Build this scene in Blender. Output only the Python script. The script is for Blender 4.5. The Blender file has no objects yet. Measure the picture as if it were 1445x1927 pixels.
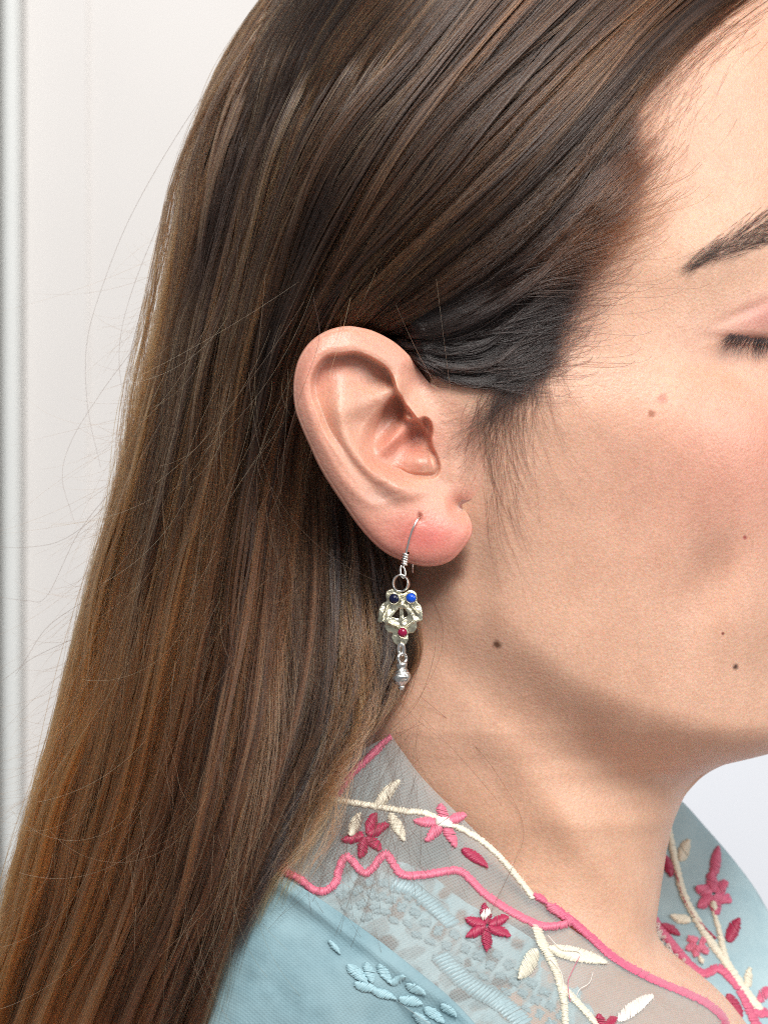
import bpy, bmesh, math, random
import numpy as np
from mathutils import Vector
from mathutils.bvhtree import BVHTree
from mathutils.geometry import delaunay_2d_cdt

# ------------------------------------------------------------------ camera, world, lights
S = 0.14            # millimetres per photo pixel in the plane of the temple
DIST = 550.0        # camera distance in mm
sc = bpy.context.scene
cam_d = bpy.data.cameras.new('camera'); cam = bpy.data.objects.new('camera', cam_d)
sc.collection.objects.link(cam); sc.camera = cam
cam.location = (0, -DIST / 1000, 0); cam.rotation_euler = (math.radians(90), 0, 0)
cam_d.sensor_fit = 'VERTICAL'; cam_d.sensor_height = 24.0
cam_d.lens = 24.0 * DIST / (1927 * S)
cam_d.clip_start = 0.02; cam_d.clip_end = 20
cam_d.dof.use_dof = True; cam_d.dof.focus_distance = 0.548; cam_d.dof.aperture_fstop = 14.0

world = bpy.data.worlds.new('World'); sc.world = world; world.use_nodes = True
bg = world.node_tree.nodes['Background']
bg.inputs[0].default_value = (0.93, 0.96, 1.0, 1); bg.inputs[1].default_value = 0.27

def area(name, loc, target, size, power, col, size_y=None):
    l = bpy.data.lights.new(name, 'AREA'); l.energy = power; l.color = col
    l.shape = 'RECTANGLE'; l.size = size; l.size_y = size_y or size
    o = bpy.data.objects.new(name, l); sc.collection.objects.link(o)
    o.location = loc
    o.rotation_euler = (Vector(target) - Vector(loc)).to_track_quat('-Z', 'Y').to_euler()
    return o
area('window_light', (0.25, -1.1, 1.15), (0.02, 0.0, 0.0), 0.75, 35, (1.0, 0.97, 0.93))
area('front_fill_light', (1.3, -0.6, 0.35), (0.05, 0.0, 0.0), 0.8, 10, (1.0, 0.97, 0.94))  # added fill lamp that brightens the face and cheek
area('background_light', (-0.3, 0.45, 1.0), (-0.1, 0.9, 0.0), 0.8, 2.6, (1.0, 0.985, 0.97))  # added lamp, only there to brighten the wall
sc.view_settings.view_transform = 'Standard'; sc.view_settings.look = 'None'
sc.view_settings.gamma = 1.0; sc.view_settings.exposure = 0.04
try:
    sc.cycles.use_denoising = False; sc.cycles.filter_width = 1.05
    sc.cycles.max_bounces = 10; sc.cycles.transparent_max_bounces = 16
except Exception: pass
try: sc.cycles_curves.shape = 'RIBBONS'
except Exception: pass

rng = np.random.default_rng(7)
random.seed(7)

# ------------------------------------------------------------------ helpers
def PX(px, py, d):
    """photo pixel + depth (mm behind the temple plane) -> world metres"""
    px = np.asarray(px, float); py = np.asarray(py, float); d = np.asarray(d, float)
    k = (DIST + d) / DIST
    return np.stack(np.broadcast_arrays((px - 722.5) * S * k / 1000, d / 1000, (963.5 - py) * S * k / 1000), -1)
def to_px(P):
    k = DIST / (DIST + P[..., 1] * 1000)
    return P[..., 0] * 1000 * k / S + 722.5, 963.5 - P[..., 2] * 1000 * k / S
def sstep(a, b, x):
    t = np.clip((np.asarray(x, float) - a) / (b - a), 0, 1); return t * t * (3 - 2 * t)
def catmull(P, n, closed=False):
    P = np.asarray(P, float); m = len(P)
    if closed: Q = np.vstack([P[-1], P, P[0], P[1]]); segs = m
    else: Q = np.vstack([2 * P[0] - P[1], P, 2 * P[-1] - P[-2]]); segs = m - 1
    out = []; per = 24
    for i in range(segs):
        p0, p1, p2, p3 = Q[i:i + 4]; t = np.linspace(0, 1, per, endpoint=False)[:, None]
        out.append(0.5 * (2 * p1 + (p2 - p0) * t + (2 * p0 - 5 * p1 + 4 * p2 - p3) * t * t + (3 * p1 - p0 - 3 * p2 + p3) * t ** 3))
    C = np.vstack(out + ([P[:1]] if closed else [P[-1:]]))
    L = np.concatenate([[0], np.cumsum(np.linalg.norm(np.diff(C, axis=0), axis=1))])
    s = np.linspace(0, L[-1], n + 1)[:-1] if closed else np.linspace(0, L[-1], n)
    return np.stack([np.interp(s, L, C[:, k]) for k in range(C.shape[1])], 1)
def poly_sdf(X, Y, poly):
    """positive inside"""
    P = np.asarray(poly, float); d2 = np.full(X.shape, 1e18); ins = np.zeros(X.shape, bool)
    for i in range(len(P)):
        x0, y0 = P[i]; x1, y1 = P[(i + 1) % len(P)]
        ex, ey = x1 - x0, y1 - y0; l2 = ex * ex + ey * ey + 1e-12
        t = np.clip(((X - x0) * ex + (Y - y0) * ey) / l2, 0, 1)
        d2 = np.minimum(d2, (X - x0 - t * ex) ** 2 + (Y - y0 - t * ey) ** 2)
        if y0 != y1: ins ^= ((y0 > Y) != (y1 > Y)) & (X < x0 + (Y - y0) * ex / (y1 - y0))
    return np.where(ins, 1, -1) * np.sqrt(d2)
def curve_dist(X, Y, C, vals=None):
    C = np.asarray(C, float); d2 = np.full(X.shape, 1e18); V = np.zeros(X.shape + ((len(vals[0]),) if vals is not None else ()))
    for i in range(len(C) - 1):
        x0, y0 = C[i][:2]; x1, y1 = C[i + 1][:2]; ex, ey = x1 - x0, y1 - y0
        t = np.clip(((X - x0) * ex + (Y - y0) * ey) / (ex * ex + ey * ey + 1e-12), 0, 1)
        q = (X - x0 - t * ex) ** 2 + (Y - y0 - t * ey) ** 2; m = q < d2
        d2 = np.where(m, q, d2)
        if vals is not None:
            v = np.asarray(vals[i])[None] * (1 - t[..., None]) + np.asarray(vals[i + 1])[None] * t[..., None]
            V = np.where(m[..., None], v, V)
    return np.sqrt(d2), V
def rbf(pts, q):
    pts = np.asarray(pts, float); X = pts[:, :2] / 100; v = pts[:, 2]
    def U(r2): return 0.5 * r2 * np.log(r2 + 1e-9)
    n = len(X); A = U(((X[:, None] - X[None]) ** 2).sum(-1)) + np.eye(n) * 0.02
    Pm = np.hstack([np.ones((n, 1)), X]); M = np.block([[A, Pm], [Pm.T, np.zeros((3, 3))]])
    w = np.linalg.solve(M, np.concatenate([v, np.zeros(3)]))
    sh = q.shape[:-1]; Q = q.reshape(-1, 2) / 100; out = w[n] + Q @ w[n + 1:]
    for i in range(n): out = out + w[i] * U(((Q - X[i]) ** 2).sum(-1))
    return out.reshape(sh)
def blur(A, s):
    r = int(max(1, math.ceil(s * 3))); k = np.exp(-0.5 * (np.arange(-r, r + 1) / s) ** 2); k /= k.sum()
    for ax in (0, 1):
        B = np.pad(A, [(r, r) if a == ax else (0, 0) for a in (0, 1)], mode='edge')
        A = sum(k[j] * (B[j:j + A.shape[0], :] if ax == 0 else B[:, j:j + A.shape[1]]) for j in range(2 * r + 1))
    return A
class Map:
    def __init__(s, x0, y0, step, A): s.x0, s.y0, s.st, s.A = x0, y0, step, A
    def __call__(s, px, py):
        x = np.clip((np.asarray(px, float) - s.x0) / s.st, 0, s.A.shape[1] - 1.001); y = np.clip((np.asarray(py, float) - s.y0) / s.st, 0, s.A.shape[0] - 1.001)
        i = x.astype(int); j = y.astype(int); fx = x - i; fy = y - j; A = s.A
        return (A[j, i] * (1 - fx) + A[j, i + 1] * fx) * (1 - fy) + (A[j + 1, i] * (1 - fx) + A[j + 1, i + 1] * fx) * fy

def link(o, parent=None):
    sc.collection.objects.link(o)
    if parent is not None: o.parent = parent
    return o
def mesh_obj(name, V, F, mat, parent=None, smooth=True):
    me = bpy.data.meshes.new(name); V = np.asarray(V, float)
    me.from_pydata(V.tolist(), [], F if isinstance(F, list) else F.tolist())
    if smooth: me.polygons.foreach_set('use_smooth', np.ones(len(me.polygons), bool))
    me.update(); me.materials.append(mat)
    return link(bpy.data.objects.new(name, me), parent)
def grid_faces(r, c, wrap=False, off=0):
    F = []
    i, j = np.meshgrid(np.arange(r - 1), np.arange(c if wrap else c - 1), indexing='ij')
    i = i.ravel(); j = j.ravel(); j2 = (j + 1) % c
    return np.stack([i * c + j, i * c + j2, (i + 1) * c + j2, (i + 1) * c + j], 1) + off
def tag(o, label=None, cat=None, group=None, kind=None):
    for k, v in (('label', label), ('category', cat), ('group', group), ('kind', kind)):
        if v: o[k] = v
    return o
class NT:
    def __init__(s, name):
        s.m = bpy.data.materials.new(name); s.m.use_nodes = True; s.t = s.m.node_tree; s.t.nodes.clear()
        s.out = s.t.nodes.new('ShaderNodeOutputMaterial')
    def n(s, typ, props=None, **ins):
        nd = s.t.nodes.new('ShaderNode' + typ)
        for k, v in (props or {}).items(): setattr(nd, k, v)
        for k, v in ins.items():
            k = k.replace('_', ' ')
            sk = nd.inputs[int(k[1:])] if k[0] == 'i' and k[1:].isdigit() else nd.inputs[k]
            if isinstance(v, bpy.types.NodeSocket): s.t.links.new(v, sk)
            else: sk.default_value = v
        return nd
    def surf(s, sock): s.t.links.new(sock, s.out.inputs['Surface']); return s.m
    def disp(s, sock): s.t.links.new(sock, s.out.inputs['Displacement'])
    def math(s, op, a, b=0.5, clamp=False): return s.n('Math', dict(operation=op, use_clamp=clamp), i0=a, i1=b).outputs[0]
    def mixc(s, f, a, b, mode='MIX'):
        return s.n('Mix', dict(data_type='RGBA', blend_type=mode), i0=f, i6=a, i7=b).outputs[2]
    def ramp(s, f, stops):
        nd = s.n('ValToRGB', Fac=f); e = nd.color_ramp.elements
        while len(e) < len(stops): e.new(0.5)
        for el, (p, c) in zip(e, stops): el.position = p; el.color = c if len(c) == 4 else (*c, 1)
        return nd.outputs[0]
def lin(r, g, b):
    f = lambda c: (c / 255 / 12.92) if c / 255 <= 0.04045 else ((c / 255 + 0.055) / 1.055) ** 2.4
    return (f(r), f(g), f(b))

# ------------------------------------------------------------------ materials
def skin_material():
    N = NT('skin'); co = N.n('TexCoord').outputs['Object']
    at = N.n('Attribute', dict(attribute_name='tint')).outputs['Color']
    n1 = N.n('TexNoise', Vector=co, Scale=90.0, Detail=4.0, Roughness=0.6).outputs['Fac']
    n2 = N.n('TexNoise', Vector=co, Scale=900.0, Detail=3.0, Roughness=0.6).outputs['Fac']
    n3 = N.n('TexVoronoi', dict(feature='F1'), Vector=co, Scale=1400.0).outputs['Distance']
    mott = N.mixc(N.ramp(n1, [(0.3, (0, 0, 0)), (0.7, (1, 1, 1))]), (0.94, 0.89, 0.87, 1), (1.04, 1.03, 1.03, 1))
    fine = N.mixc(N.ramp(n2, [(0.35, (0, 0, 0)), (0.65, (1, 1, 1))]), (0.94, 0.92, 0.90, 1), (1.05, 1.05, 1.05, 1))
    col = N.mixc(1.0, N.mixc(1.0, at, mott, 'MULTIPLY'), fine, 'MULTIPLY')
    for (mx, my, mr, mc) in MOLES:
        dv = N.n('VectorMath', dict(operation='DISTANCE'), i0=N.n('CombineXYZ', X=N.n('SeparateXYZ', Vector=co).outputs[0], Z=N.n('SeparateXYZ', Vector=co).outputs[2]).outputs[0], i1=(mx, 0, my)).outputs['Value']
        dv = N.math('ADD', dv, N.math('MULTIPLY', N.math('SUBTRACT', n2, 0.5), mr * 1.2))
        dv = N.math('MULTIPLY', dv, 1 / mr)
        col = N.mixc(N.ramp(N.math('MULTIPLY', dv, 0.5), [(0.25, (1, 1, 1)), (0.75, (0, 0, 0))]), col, (*mc, 1))
    h = N.math('ADD', N.math('MULTIPLY', n3, 0.5), N.math('MULTIPLY', n2, 0.8))
    b = N.n('Bump', Strength=0.55, Distance=0.00022, Height=h).outputs[0]
    p = N.n('BsdfPrincipled', Base_Color=col, Roughness=0.44, Normal=b, Subsurface_Weight=0.5, Subsurface_Scale=0.0035)
    p.inputs['Subsurface Radius'].default_value = (1.0, 0.38, 0.2)
    p.inputs['Specular IOR Level'].default_value = 0.62
    return N.surf(p.outputs[0])
def hair_material(name, rough=0.3, coat=0.0):
    N = NT(name); at = N.n('Attribute', dict(attribute_name='tint')).outputs['Color']
    h = N.n('BsdfHairPrincipled', dict(parametrization='COLOR'))
    N.t.links.new(at, h.inputs['Color'])
    h.inputs['Roughness'].default_value = rough; h.inputs['Radial Roughness'].default_value = 0.45
    h.inputs['Random Roughness'].default_value = 0.25
    for k in ('IOR',): h.inputs[k].default_value = 1.5
    return N.surf(h.outputs[0])
def plain(name, col, rough=0.6, metal=0.0, noise=0.0, scale=300.0, bump=0.0, dist=0.0002, **kw):
    N = NT(name); co = N.n('TexCoord').outputs['Object']
    nz = N.n('TexNoise', Vector=co, Scale=scale, Detail=3.0).outputs['Fac']
    f = N.ramp(nz, [(0.3, (0, 0, 0)), (0.7, (1, 1, 1))])
    c = N.mixc(f, tuple(x * (1 - noise) for x in col) + (1,), tuple(min(1, x * (1 + noise)) for x in col) + (1,))
    p = N.n('BsdfPrincipled', Base_Color=c, Roughness=rough, Metallic=metal)
    for k, v in kw.items(): p.inputs[k.replace('_', ' ')].default_value = v
    if bump:
        b = N.n('Bump', Strength=bump, Distance=dist, Height=nz).outputs[0]; N.t.links.new(b, p.inputs['Normal'])
    return N.surf(p.outputs[0])
M_hair = hair_material('hair_strands', 0.17)
M_fuzz = hair_material('fine_hair', 0.4)
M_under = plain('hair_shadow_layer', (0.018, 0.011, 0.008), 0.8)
M_wall = plain('painted_wall', (0.76, 0.735, 0.715), 0.6, noise=0.02, scale=6)
M_wall_cool = plain('cool_wall', (0.86, 0.89, 0.95), 0.6, noise=0.02, scale=6)
M_trim = plain('painted_trim', (0.735, 0.75, 0.735), 0.5, noise=0.02, scale=6)
M_silver = plain('silver_wire', (0.86, 0.84, 0.80), 0.2, 1.0, noise=0.08, scale=900, bump=0.2)
M_plate = plain('gilded_silver', (0.72, 0.66, 0.50), 0.34, 1.0, noise=0.45, scale=800, bump=0.8, dist=0.0004)
M_bead = plain('worn_silver', (0.62, 0.62, 0.60), 0.3, 1.0, noise=0.3, scale=1300, bump=0.7, dist=0.0004)
M_pit = plain('tarnish', (0.03, 0.02, 0.015), 0.6)
def gem(name, col):
    return plain(name, col, 0.12, noise=0.25, scale=2500, Specular_IOR_Level=0.6)
M_navy = gem('navy_glass', (0.002, 0.003, 0.03)); M_blue = gem('blue_glass', (0.005, 0.08, 0.6)); M_red = gem('red_glass', (0.28, 0.004, 0.045))
def thread(name, col):
    return plain(name, col, 0.42, noise=0.12, scale=1500, Sheen_Weight=0.3, Specular_IOR_Level=0.6)
M_pink = thread('pink_thread', lin(205, 92, 125)); M_rose = thread('rose_thread', lin(214, 110, 136))
M_mag = thread('magenta_thread', lin(165, 25, 72)); M_cream = thread('cream_thread', lin(226, 220, 200)); M_white = thread('white_thread', lin(235, 228, 220))
def cloth_mat(name, c1, c2, alpha, rough=0.7, sheen=0.3, weave=3200, bmp=0.3, lace=None):
    N = NT(name); uv = N.n('TexCoord').outputs['Object']
    w1 = N.n('TexWave', dict(wave_type='BANDS', bands_direction='DIAGONAL'), Vector=uv, Scale=weave / 6.3, Distortion=1.5).outputs['Fac']
    mp = N.n('Mapping', Vector=uv); mp.inputs['Rotation'].default_value = (0, math.radians(90), 0)
    w2 = N.n('TexWave', dict(wave_type='BANDS', bands_direction='DIAGONAL'), Vector=mp.outputs[0], Scale=weave / 6.3, Distortion=1.5).outputs['Fac']
    w = N.math('MAXIMUM', w1, w2)
    n1 = N.n('TexNoise', Vector=uv, Scale=60.0, Detail=4.0).outputs['Fac']
    nf = N.n('TexNoise', Vector=uv, Scale=1100.0, Detail=2.0).outputs['Fac']
    c = N.mixc(N.ramp(n1, [(0.35, (0, 0, 0)), (0.65, (1, 1, 1))]), (*c1, 1), (*c2, 1))
    c = N.mixc(N.math('MULTIPLY', nf, 0.5), c, tuple(min(1, x * 1.25) for x in c2) + (1,))
    b = N.n('Bump', Strength=bmp, Distance=0.0002, Height=N.math('ADD', w, N.math('MULTIPLY', nf, 0.8))).outputs[0]
    p = N.n('BsdfPrincipled', Base_Color=c, Roughness=rough, Normal=b, Sheen_Weight=sheen)
    if alpha < 1:
        a = N.math('ADD', N.math('MULTIPLY', w, 0.22), alpha - 0.13, True)
        a = N.math('ADD', a, N.math('MULTIPLY', N.math('SUBTRACT', n1, 0.5), 0.25), True)
        N.t.links.new(a, p.inputs['Alpha'])
    if lace:
        at = N.n('Attribute', dict(attribute_name='lace')).outputs['Fac']
        a = N.math('MULTIPLY', at, N.ramp(nf, [(0.2, (0.75, 0.75, 0.75)), (0.5, (1, 1, 1))]), True)
        N.t.links.new(a, p.inputs['Alpha'])
    return N.surf(p.outputs[0])
M_organza = cloth_mat('sheer_organza', lin(152, 166, 168), lin(170, 182, 184), 0.44)
M_blue_cloth = cloth_mat('pale_blue_cloth', lin(102, 136, 147), lin(128, 158, 167), 1.0, sheen=0.25)
M_far_cloth = cloth_mat('far_blue_cloth', lin(138, 168, 178), lin(162, 186, 192), 1.0)
M_lace = cloth_mat('pale_blue_lace', lin(164, 194, 202), lin(190, 212, 216), 1.0, lace=True)
M_lining = plain('lining_net', lin(150, 135, 128), 0.9, noise=0.1)

# ------------------------------------------------------------------ head, neck and shoulders (one surface)
person = link(bpy.data.objects.new('person', None)); person.location = (0.03, 0.075, -0.2)
bpy.context.view_layer.update()
tag(person, 'person with long brown hair tucked behind the ear, seen from the side with lowered eyes', 'person')
def adopt(o, parent):
    o.parent = parent
    if parent is person: o.location = [-a for a in person.location] if False else o.location
    return o
PINV = -np.array(person.location)
YM = 75.0
tab = np.array([  # Z, front, back, half width, exponent
 (191, 36, 26, 6, 2), (188, 66, 8, 30, 2), (180, 92, -10, 46, 2), (168, 110, -22, 57, 2.1), (150, 123, -33, 66, 2.2), (120, 130, -47, 72, 2.2),
 (90, 131, -55, 74.5, 2.2), (70, 132, -57, 75, 2.2), (55, 132, -57, 74.5, 2.2), (42, 127, -55, 74, 2.2), (30, 125, -53, 74, 2.2), (10, 126, -47, 74, 2.25),
 (-12, 126, -40, 72, 2.3), (-32, 126, -35, 69, 2.3), (-42, 125, -33, 67, 2.3), (-55, 126, -31, 65, 2.3), (-64, 125, -30, 63, 2.3), (-69, 120, -30, 62, 2.2),
 (-71.5, 113, -30, 61, 2.2), (-74, 102, -30, 59, 2.1), (-78, 95, -29, 56, 2.0), (-84, 89.5, -29, 53, 2.0), (-92, 86, -29, 51, 2.0), (-101, 84, -29, 50, 2.0),
 (-117, 81.5, -32, 51, 2.0), (-125, 80, -36, 55, 2.0), (-132, 85, -40, 62, 2.0), (-138, 93, -44, 70, 2.0), (-146, 103, -50, 92, 2.1), (-158, 112, -62, 122, 2.2), (-175, 118, -75, 150, 2.4), (-215, 124, -85, 170, 2.6)])
zs = np.concatenate([np.arange(191, 150, -0.8), np.arange(150, -60, -1.0), np.arange(-60, -100, -0.5), np.arange(-100, -215.1, -1.2)])
order = np.argsort(tab[:, 0]); T = tab[order]
def col(k): return np.interp(zs, T[:, 0], T[:, k])
def smooth1(a, n=3):
    k = np.exp(-0.5 * (np.arange(-9, 10) / n) ** 2); k /= k.sum(); return np.convolve(np.pad(a, 9, mode='edge'), k, 'valid')
wbl = sstep(-25, -62, zs) * (1 - sstep(-150, -185, zs))
xf, xb, ww, ex = col(1), smooth1(col(2), 4), smooth1(col(3), 4) * (1 - wbl) + smooth1(smooth1(smooth1(smooth1(smooth1(col(3), 8), 8), 8), 8), 8) * wbl, smooth1(smooth1(col(4), 8), 8)
xf = np.where(zs > -60, smooth1(xf, 4), smooth1(xf, 2.5))
nth = 420
th = np.linspace(0, 2 * np.pi, nth, endpoint=False)
th = th + 0.42 * np.sin(2 * (th - np.pi / 2)) * -0.5   # denser on both flanks
ct, st = np.cos(th), np.sin(th)
Z = zs[:, None] + 0 * th
XC = 20 + 10 * sstep(-60, -100, Z)
A = np.where(ct > 0, xf[:, None] - XC, XC - xb[:, None])
E = ex[:, None]
X = XC + A * np.sign(ct) * np.abs(ct) ** (2 / E)
wide = ww[:, None] + 0 * X
near = -np.sign(st) * np.abs(st) ** (2 / E)           # -1 at the camera side
Y = YM + wide * near
# image-like coordinates of every vertex mirrored to the near side
def px_of(X, Z, Y): k = DIST / (DIST + np.minimum(Y, 2 * YM - Y)); return X * k / S + 722.5, 963.5 - Z * k / S
IX, IY = px_of(X, Z, Y)
flank = sstep(0.0, 0.35, np.abs(near))
def g(cx, cy, sx, sy, ang=0):
    a = math.radians(ang); u = (IX - cx) * math.cos(a) + (IY - cy) * math.sin(a); v = -(IX - cx) * math.sin(a) + (IY - cy) * math.cos(a)
    return np.exp(-0.5 * ((u / sx) ** 2 + (v / sy) ** 2))
jaw = catmull([(700, 900), (800, 1060), (880, 1150), (960, 1235), (1060, 1315), (1200, 1372), (1340, 1405), (1500, 1418), (1700, 1425)], 60)
below = poly_sdf(IX, IY, list(map(tuple, jaw)) + [(1700, 3200), (-900, 3200), (-900, 700), (500, 700)])
dep = np.zeros_like(X)                                # mm inwards
fade = 1 - sstep(1430, 1560, IY)
dep += flank * fade * (5 + 7 * sstep(880, 1250, IX)) * sstep(-55, 110, below) * sstep(560, 760, IX)
dep += 10 * flank * g(640, 1120, 190, 150)
# under the jaw the flank is drawn in a little more, the muscle of the neck stands out
dep += -2.2 * flank * g(1010, 1480, 30, 210, -38)
dep += 1.6 * flank * g(1130, 1440, 40, 130, -38)
dep += 1.0 * flank * g(900, 1330, 30, 120, -35)
dep += 2.2 * flank * g(900, 1090, 26, 55)
# cheek, smile fold, mouth corner, eye socket, temple
dep += -6.5 * g(1420, 850, 150, 130, 10)
dep += -2.2 * g(1180, 780, 230, 60, 8)
dep += 3.6 * g(1336, 1090, 38, 62, 18)
dep += 1.0 * g(1300, 1180, 40, 60, 20)
dep += -1.8 * g(1415, 1150, 60, 70)
dep += 0.8 * g(1140, 1010, 120, 80)
dep += -1.6 * g(1050, 1230, 130, 60, 25)
dep += 1.8 * g(1170, 520, 120, 110)
dep += -2.0 * g(1330, 470, 110, 45, -20)
dep += 5.0 * g(1440, 610, 95, 62, -5)
dep += 1.8 * g(1370, 690, 60, 26, 8)
dep += -3.4 * g(1470, 590, 66, 42, -12)
dep += -1.2 * g(1450, 690, 60, 18, 4)
dep += 2.4 * g(1432, 641, 45, 5, 3)
dep += 0.8 * g(1405, 585, 42, 5, -24)
Y = Y - np.sign(near) * dep * sstep(0, 0.25, np.abs(near))
# nose, lips and chin on the mid line
ncen = np.exp(-0.5 * ((Y - YM) / 9.5) ** 2)
X = X + ncen * (22 * np.exp(-0.5 * ((Z + 2) / 9) ** 2) + 9 * np.exp(-0.5 * ((Z - 22) / 15) ** 2))
X = X + np.exp(-0.5 * ((Y - YM) / 17) ** 2) * (5 * np.exp(-0.5 * ((Z + 31) / 4) ** 2) + 5.5 * np.exp(-0.5 * ((Z + 40) / 4.5) ** 2) - 3 * np.exp(-0.5 * ((Z + 35.5) / 1.3) ** 2) - 3.5 * np.exp(-0.5 * ((Z + 48) / 4) ** 2) + 3 * np.exp(-0.5 * ((Z + 60) / 7) ** 2)) * (X > 60)
BV = np.stack([X, Y, Z], -1)
nr = len(zs)
def body_map(BV):
    F = grid_faces(nr, nth, True)
    P = (BV.reshape(-1, 3) / 1000)
    t = BVHTree.FromPolygons(P.tolist(), F.tolist(), all_triangles=False)
    xs = np.arange(-200, 1651, 6); ys = np.arange(-260, 2101, 6)
    A = np.full((len(ys), len(xs)), np.nan); o = Vector((0, -DIST / 1000, 0))
    for j, y in enumerate(ys):
        for i, x in enumerate(xs):
            d = Vector(((x - 722.5) * S, DIST, (963.5 - y) * S)).normalized()
            h = t.ray_cast(o, d)
            if h[0] is not None: A[j, i] = h[0].y * 1000
    miss = np.isnan(A)
    A[miss] = 75.0
    return Map(-200, -260, 6, A), t, Map(-200, -260, 6, miss.astype(float))
D_clean, clean_tree, D_miss = body_map(BV)
def clean_exact(px, py):
    o = Vector((0, -DIST / 1000, 0)); out = np.empty(len(px))
    for i, (x, y) in enumerate(zip(px, py)):
        h = clean_tree.ray_cast(o, Vector(((x - 722.5) * S, DIST, (963.5 - y) * S)).normalized()); out[i] = h[0].y * 1000 if h[0] is not None else 75
    return out
# the head is drawn in where the ear stands off it
ear_pit = [(470, 560), (640, 560), (730, 600), (775, 690), (815, 775), (820, 900), (828, 1010), (850, 1080), (740, 1130), (560, 1120), (440, 900)]
pit = sstep(-35, 60, poly_sdf(IX, IY, catmull(ear_pit, 60, True)))
Y = Y - np.sign(near) * 17 * pit * (np.abs(near) > 0.2)
BV = np.stack([X, Y, Z], -1)
D_body, _, _ = body_map(BV)

# ------------------------------------------------------------------ the ear, modelled as a height field that rolls over its free rim
gx, gy = np.meshgrid(np.arange(530, 931, 1.0), np.arange(590, 1091, 1.0))
Q = np.stack([gx, gy], -1)
free = [(868, 951), (879, 967), (886, 987), (884, 1006), (870, 1028), (848, 1051), (823, 1061), (793, 1062), (760, 1053), (729, 1039), (702, 1017), (674, 984),
        (649, 948), (627, 915), (605, 879), (585, 837), (569, 801), (558, 768), (555, 724), (563, 682), (583, 649), (613, 627), (649, 617), (680, 620), (707, 628), (740, 646), (768, 671), (790, 699), (812, 724)]
cheek_side = [(842, 738), (872, 765), (898, 805), (912, 855), (908, 905), (888, 938)]
outline = catmull(free + cheek_side, 520, True)
freeline = catmull(free, 200)
base = rbf([(560, 724, 104), (575, 800, 100), (605, 879, 90), (650, 948, 76), (702, 1017, 60), (760, 1050, 47), (830, 1060, 42), (880, 1010, 34), (868, 951, 14), (649, 617, 88),
            (707, 628, 66), (768, 671, 40), (807, 729, 16), (900, 850, 0), (890, 770, 0), (800, 1000, 54), (740, 960, 62), (690, 930, 76), (850, 990, 44), (830, 930, 26), (700, 800, 66),
            (640, 720, 92), (780, 850, 30), (740, 700, 54), (930, 930, 0), (860, 700, -4), (840, 850, 12), (600, 680, 98)], Q)
H = base.copy()
S_poly = catmull([(613, 670), (641, 665), (668, 662), (693, 670), (713, 681), (729, 693), (741, 712), (751, 740), (761, 757), (790, 790), (815, 830), (820, 880), (790, 915), (750, 925),
                  (707, 936), (679, 918), (652, 887), (630, 851), (610, 815), (596, 774), (587, 746), (585, 718), (594, 691)], 160, True)
dS = poly_sdf(gx, gy, S_poly)
ampS = np.interp(gy, [600, 720, 790, 880, 940], [46, 42, 30, 17, 5]); wS = 6.5 + 17 * sstep(740, 900, gy)
H -= ampS * sstep(-1.5, 1, dS / wS * 1.0 - 0.5 + 0.5) if False else ampS * sstep(0, 1, dS / wS)
# a rounded lip along the inner edge of the helix
dist_in = np.abs(dS + 11)
H += 5 * np.exp(-0.5 * (dist_in / 8) ** 2) * sstep(800, 700, gx * 0 + gx - 60 * sstep(760, 900, gy))
def ridge(pts, H):
    """pts: x, y, amplitude, width"""
    C = catmull(pts, 60); d, V = curve_dist(gx, gy, C[:, :2], C[:, 2:])
    return H + V[..., 0] * np.exp(-0.5 * (d / V[..., 1]) ** 2)
H = ridge([(775, 912, 6, 14), (745, 910, 14, 15), (715, 898, 20, 15), (683, 872, 26, 15), (658, 838, 31, 16), (643, 800, 34, 18), (642, 760, 33, 24), (650, 722, 24, 30), (668, 695, 9, 26)], H)
H = ridge([(648, 775, 6, 18), (685, 762, 13, 17), (715, 748, 20, 15), (742, 735, 22, 13), (757, 722, 12, 12)], H)
C_poly = catmull([(752, 741), (729, 754), (710, 771), (693, 789), (682, 810), (675, 837), (678, 860), (689, 879), (707, 891), (724, 889), (746, 889), (765, 898), (793, 902), (820, 899),
                  (829, 882), (823, 857), (812, 835), (815, 810), (810, 791), (798, 783), (782, 789), (765, 786), (764, 768)], 180, True)
dC = poly_sdf(gx, gy, C_poly)
wC = 7 + 24 * sstep(745, 690, gx) * sstep(740, 790, gy)
H -= (33 - 9 * sstep(770, 815, gx)) * sstep(-0.05, 1, dC / wC) * (0.85 + 0.15 * sstep(900, 780, gy))
H = ridge([(806, 793, 4, 10), (783, 793, 22, 13), (765, 799, 26, 13), (745, 822, 32, 11), (724, 843, 21, 12), (706, 858, 8, 14)], H)
def bump(cx, cy, sx, sy, a, ang=0):
    t = math.radians(ang); u = (gx - cx) * math.cos(t) + (gy - cy) * math.sin(t); v = -(gx - cx) * math.sin(t) + (gy - cy) * math.cos(t)
    return a * np.exp(-0.5 * ((u / sx) ** 2 + (v / sy) ** 2))
inC = sstep(1, 13, dC)
H += inC * bump(793, 868, 30, 20, 34, 4)
H += inC * bump(803, 801, 7, 9, -6, 10) + inC * bump(762, 762, 10, 15, -8, 25)
H += bump(760, 918, 18, 12, 7) + bump(718, 938, 22, 13, -9, 20) + bump(826, 905, 20, 12, -5)
H += bump(789, 972, 2.2, 4.2, -12) + bump(791, 980, 8, 7, -1.5)
H += bump(736, 905, 12, 8, 5)
df, _ = curve_dist(gx, gy, freeline)
R = 26.0
tt = np.clip(df, 0, R)
H -= 0.62 * (R - np.sqrt(np.maximum(R * R - (R - tt) ** 2, 0)))
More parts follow.
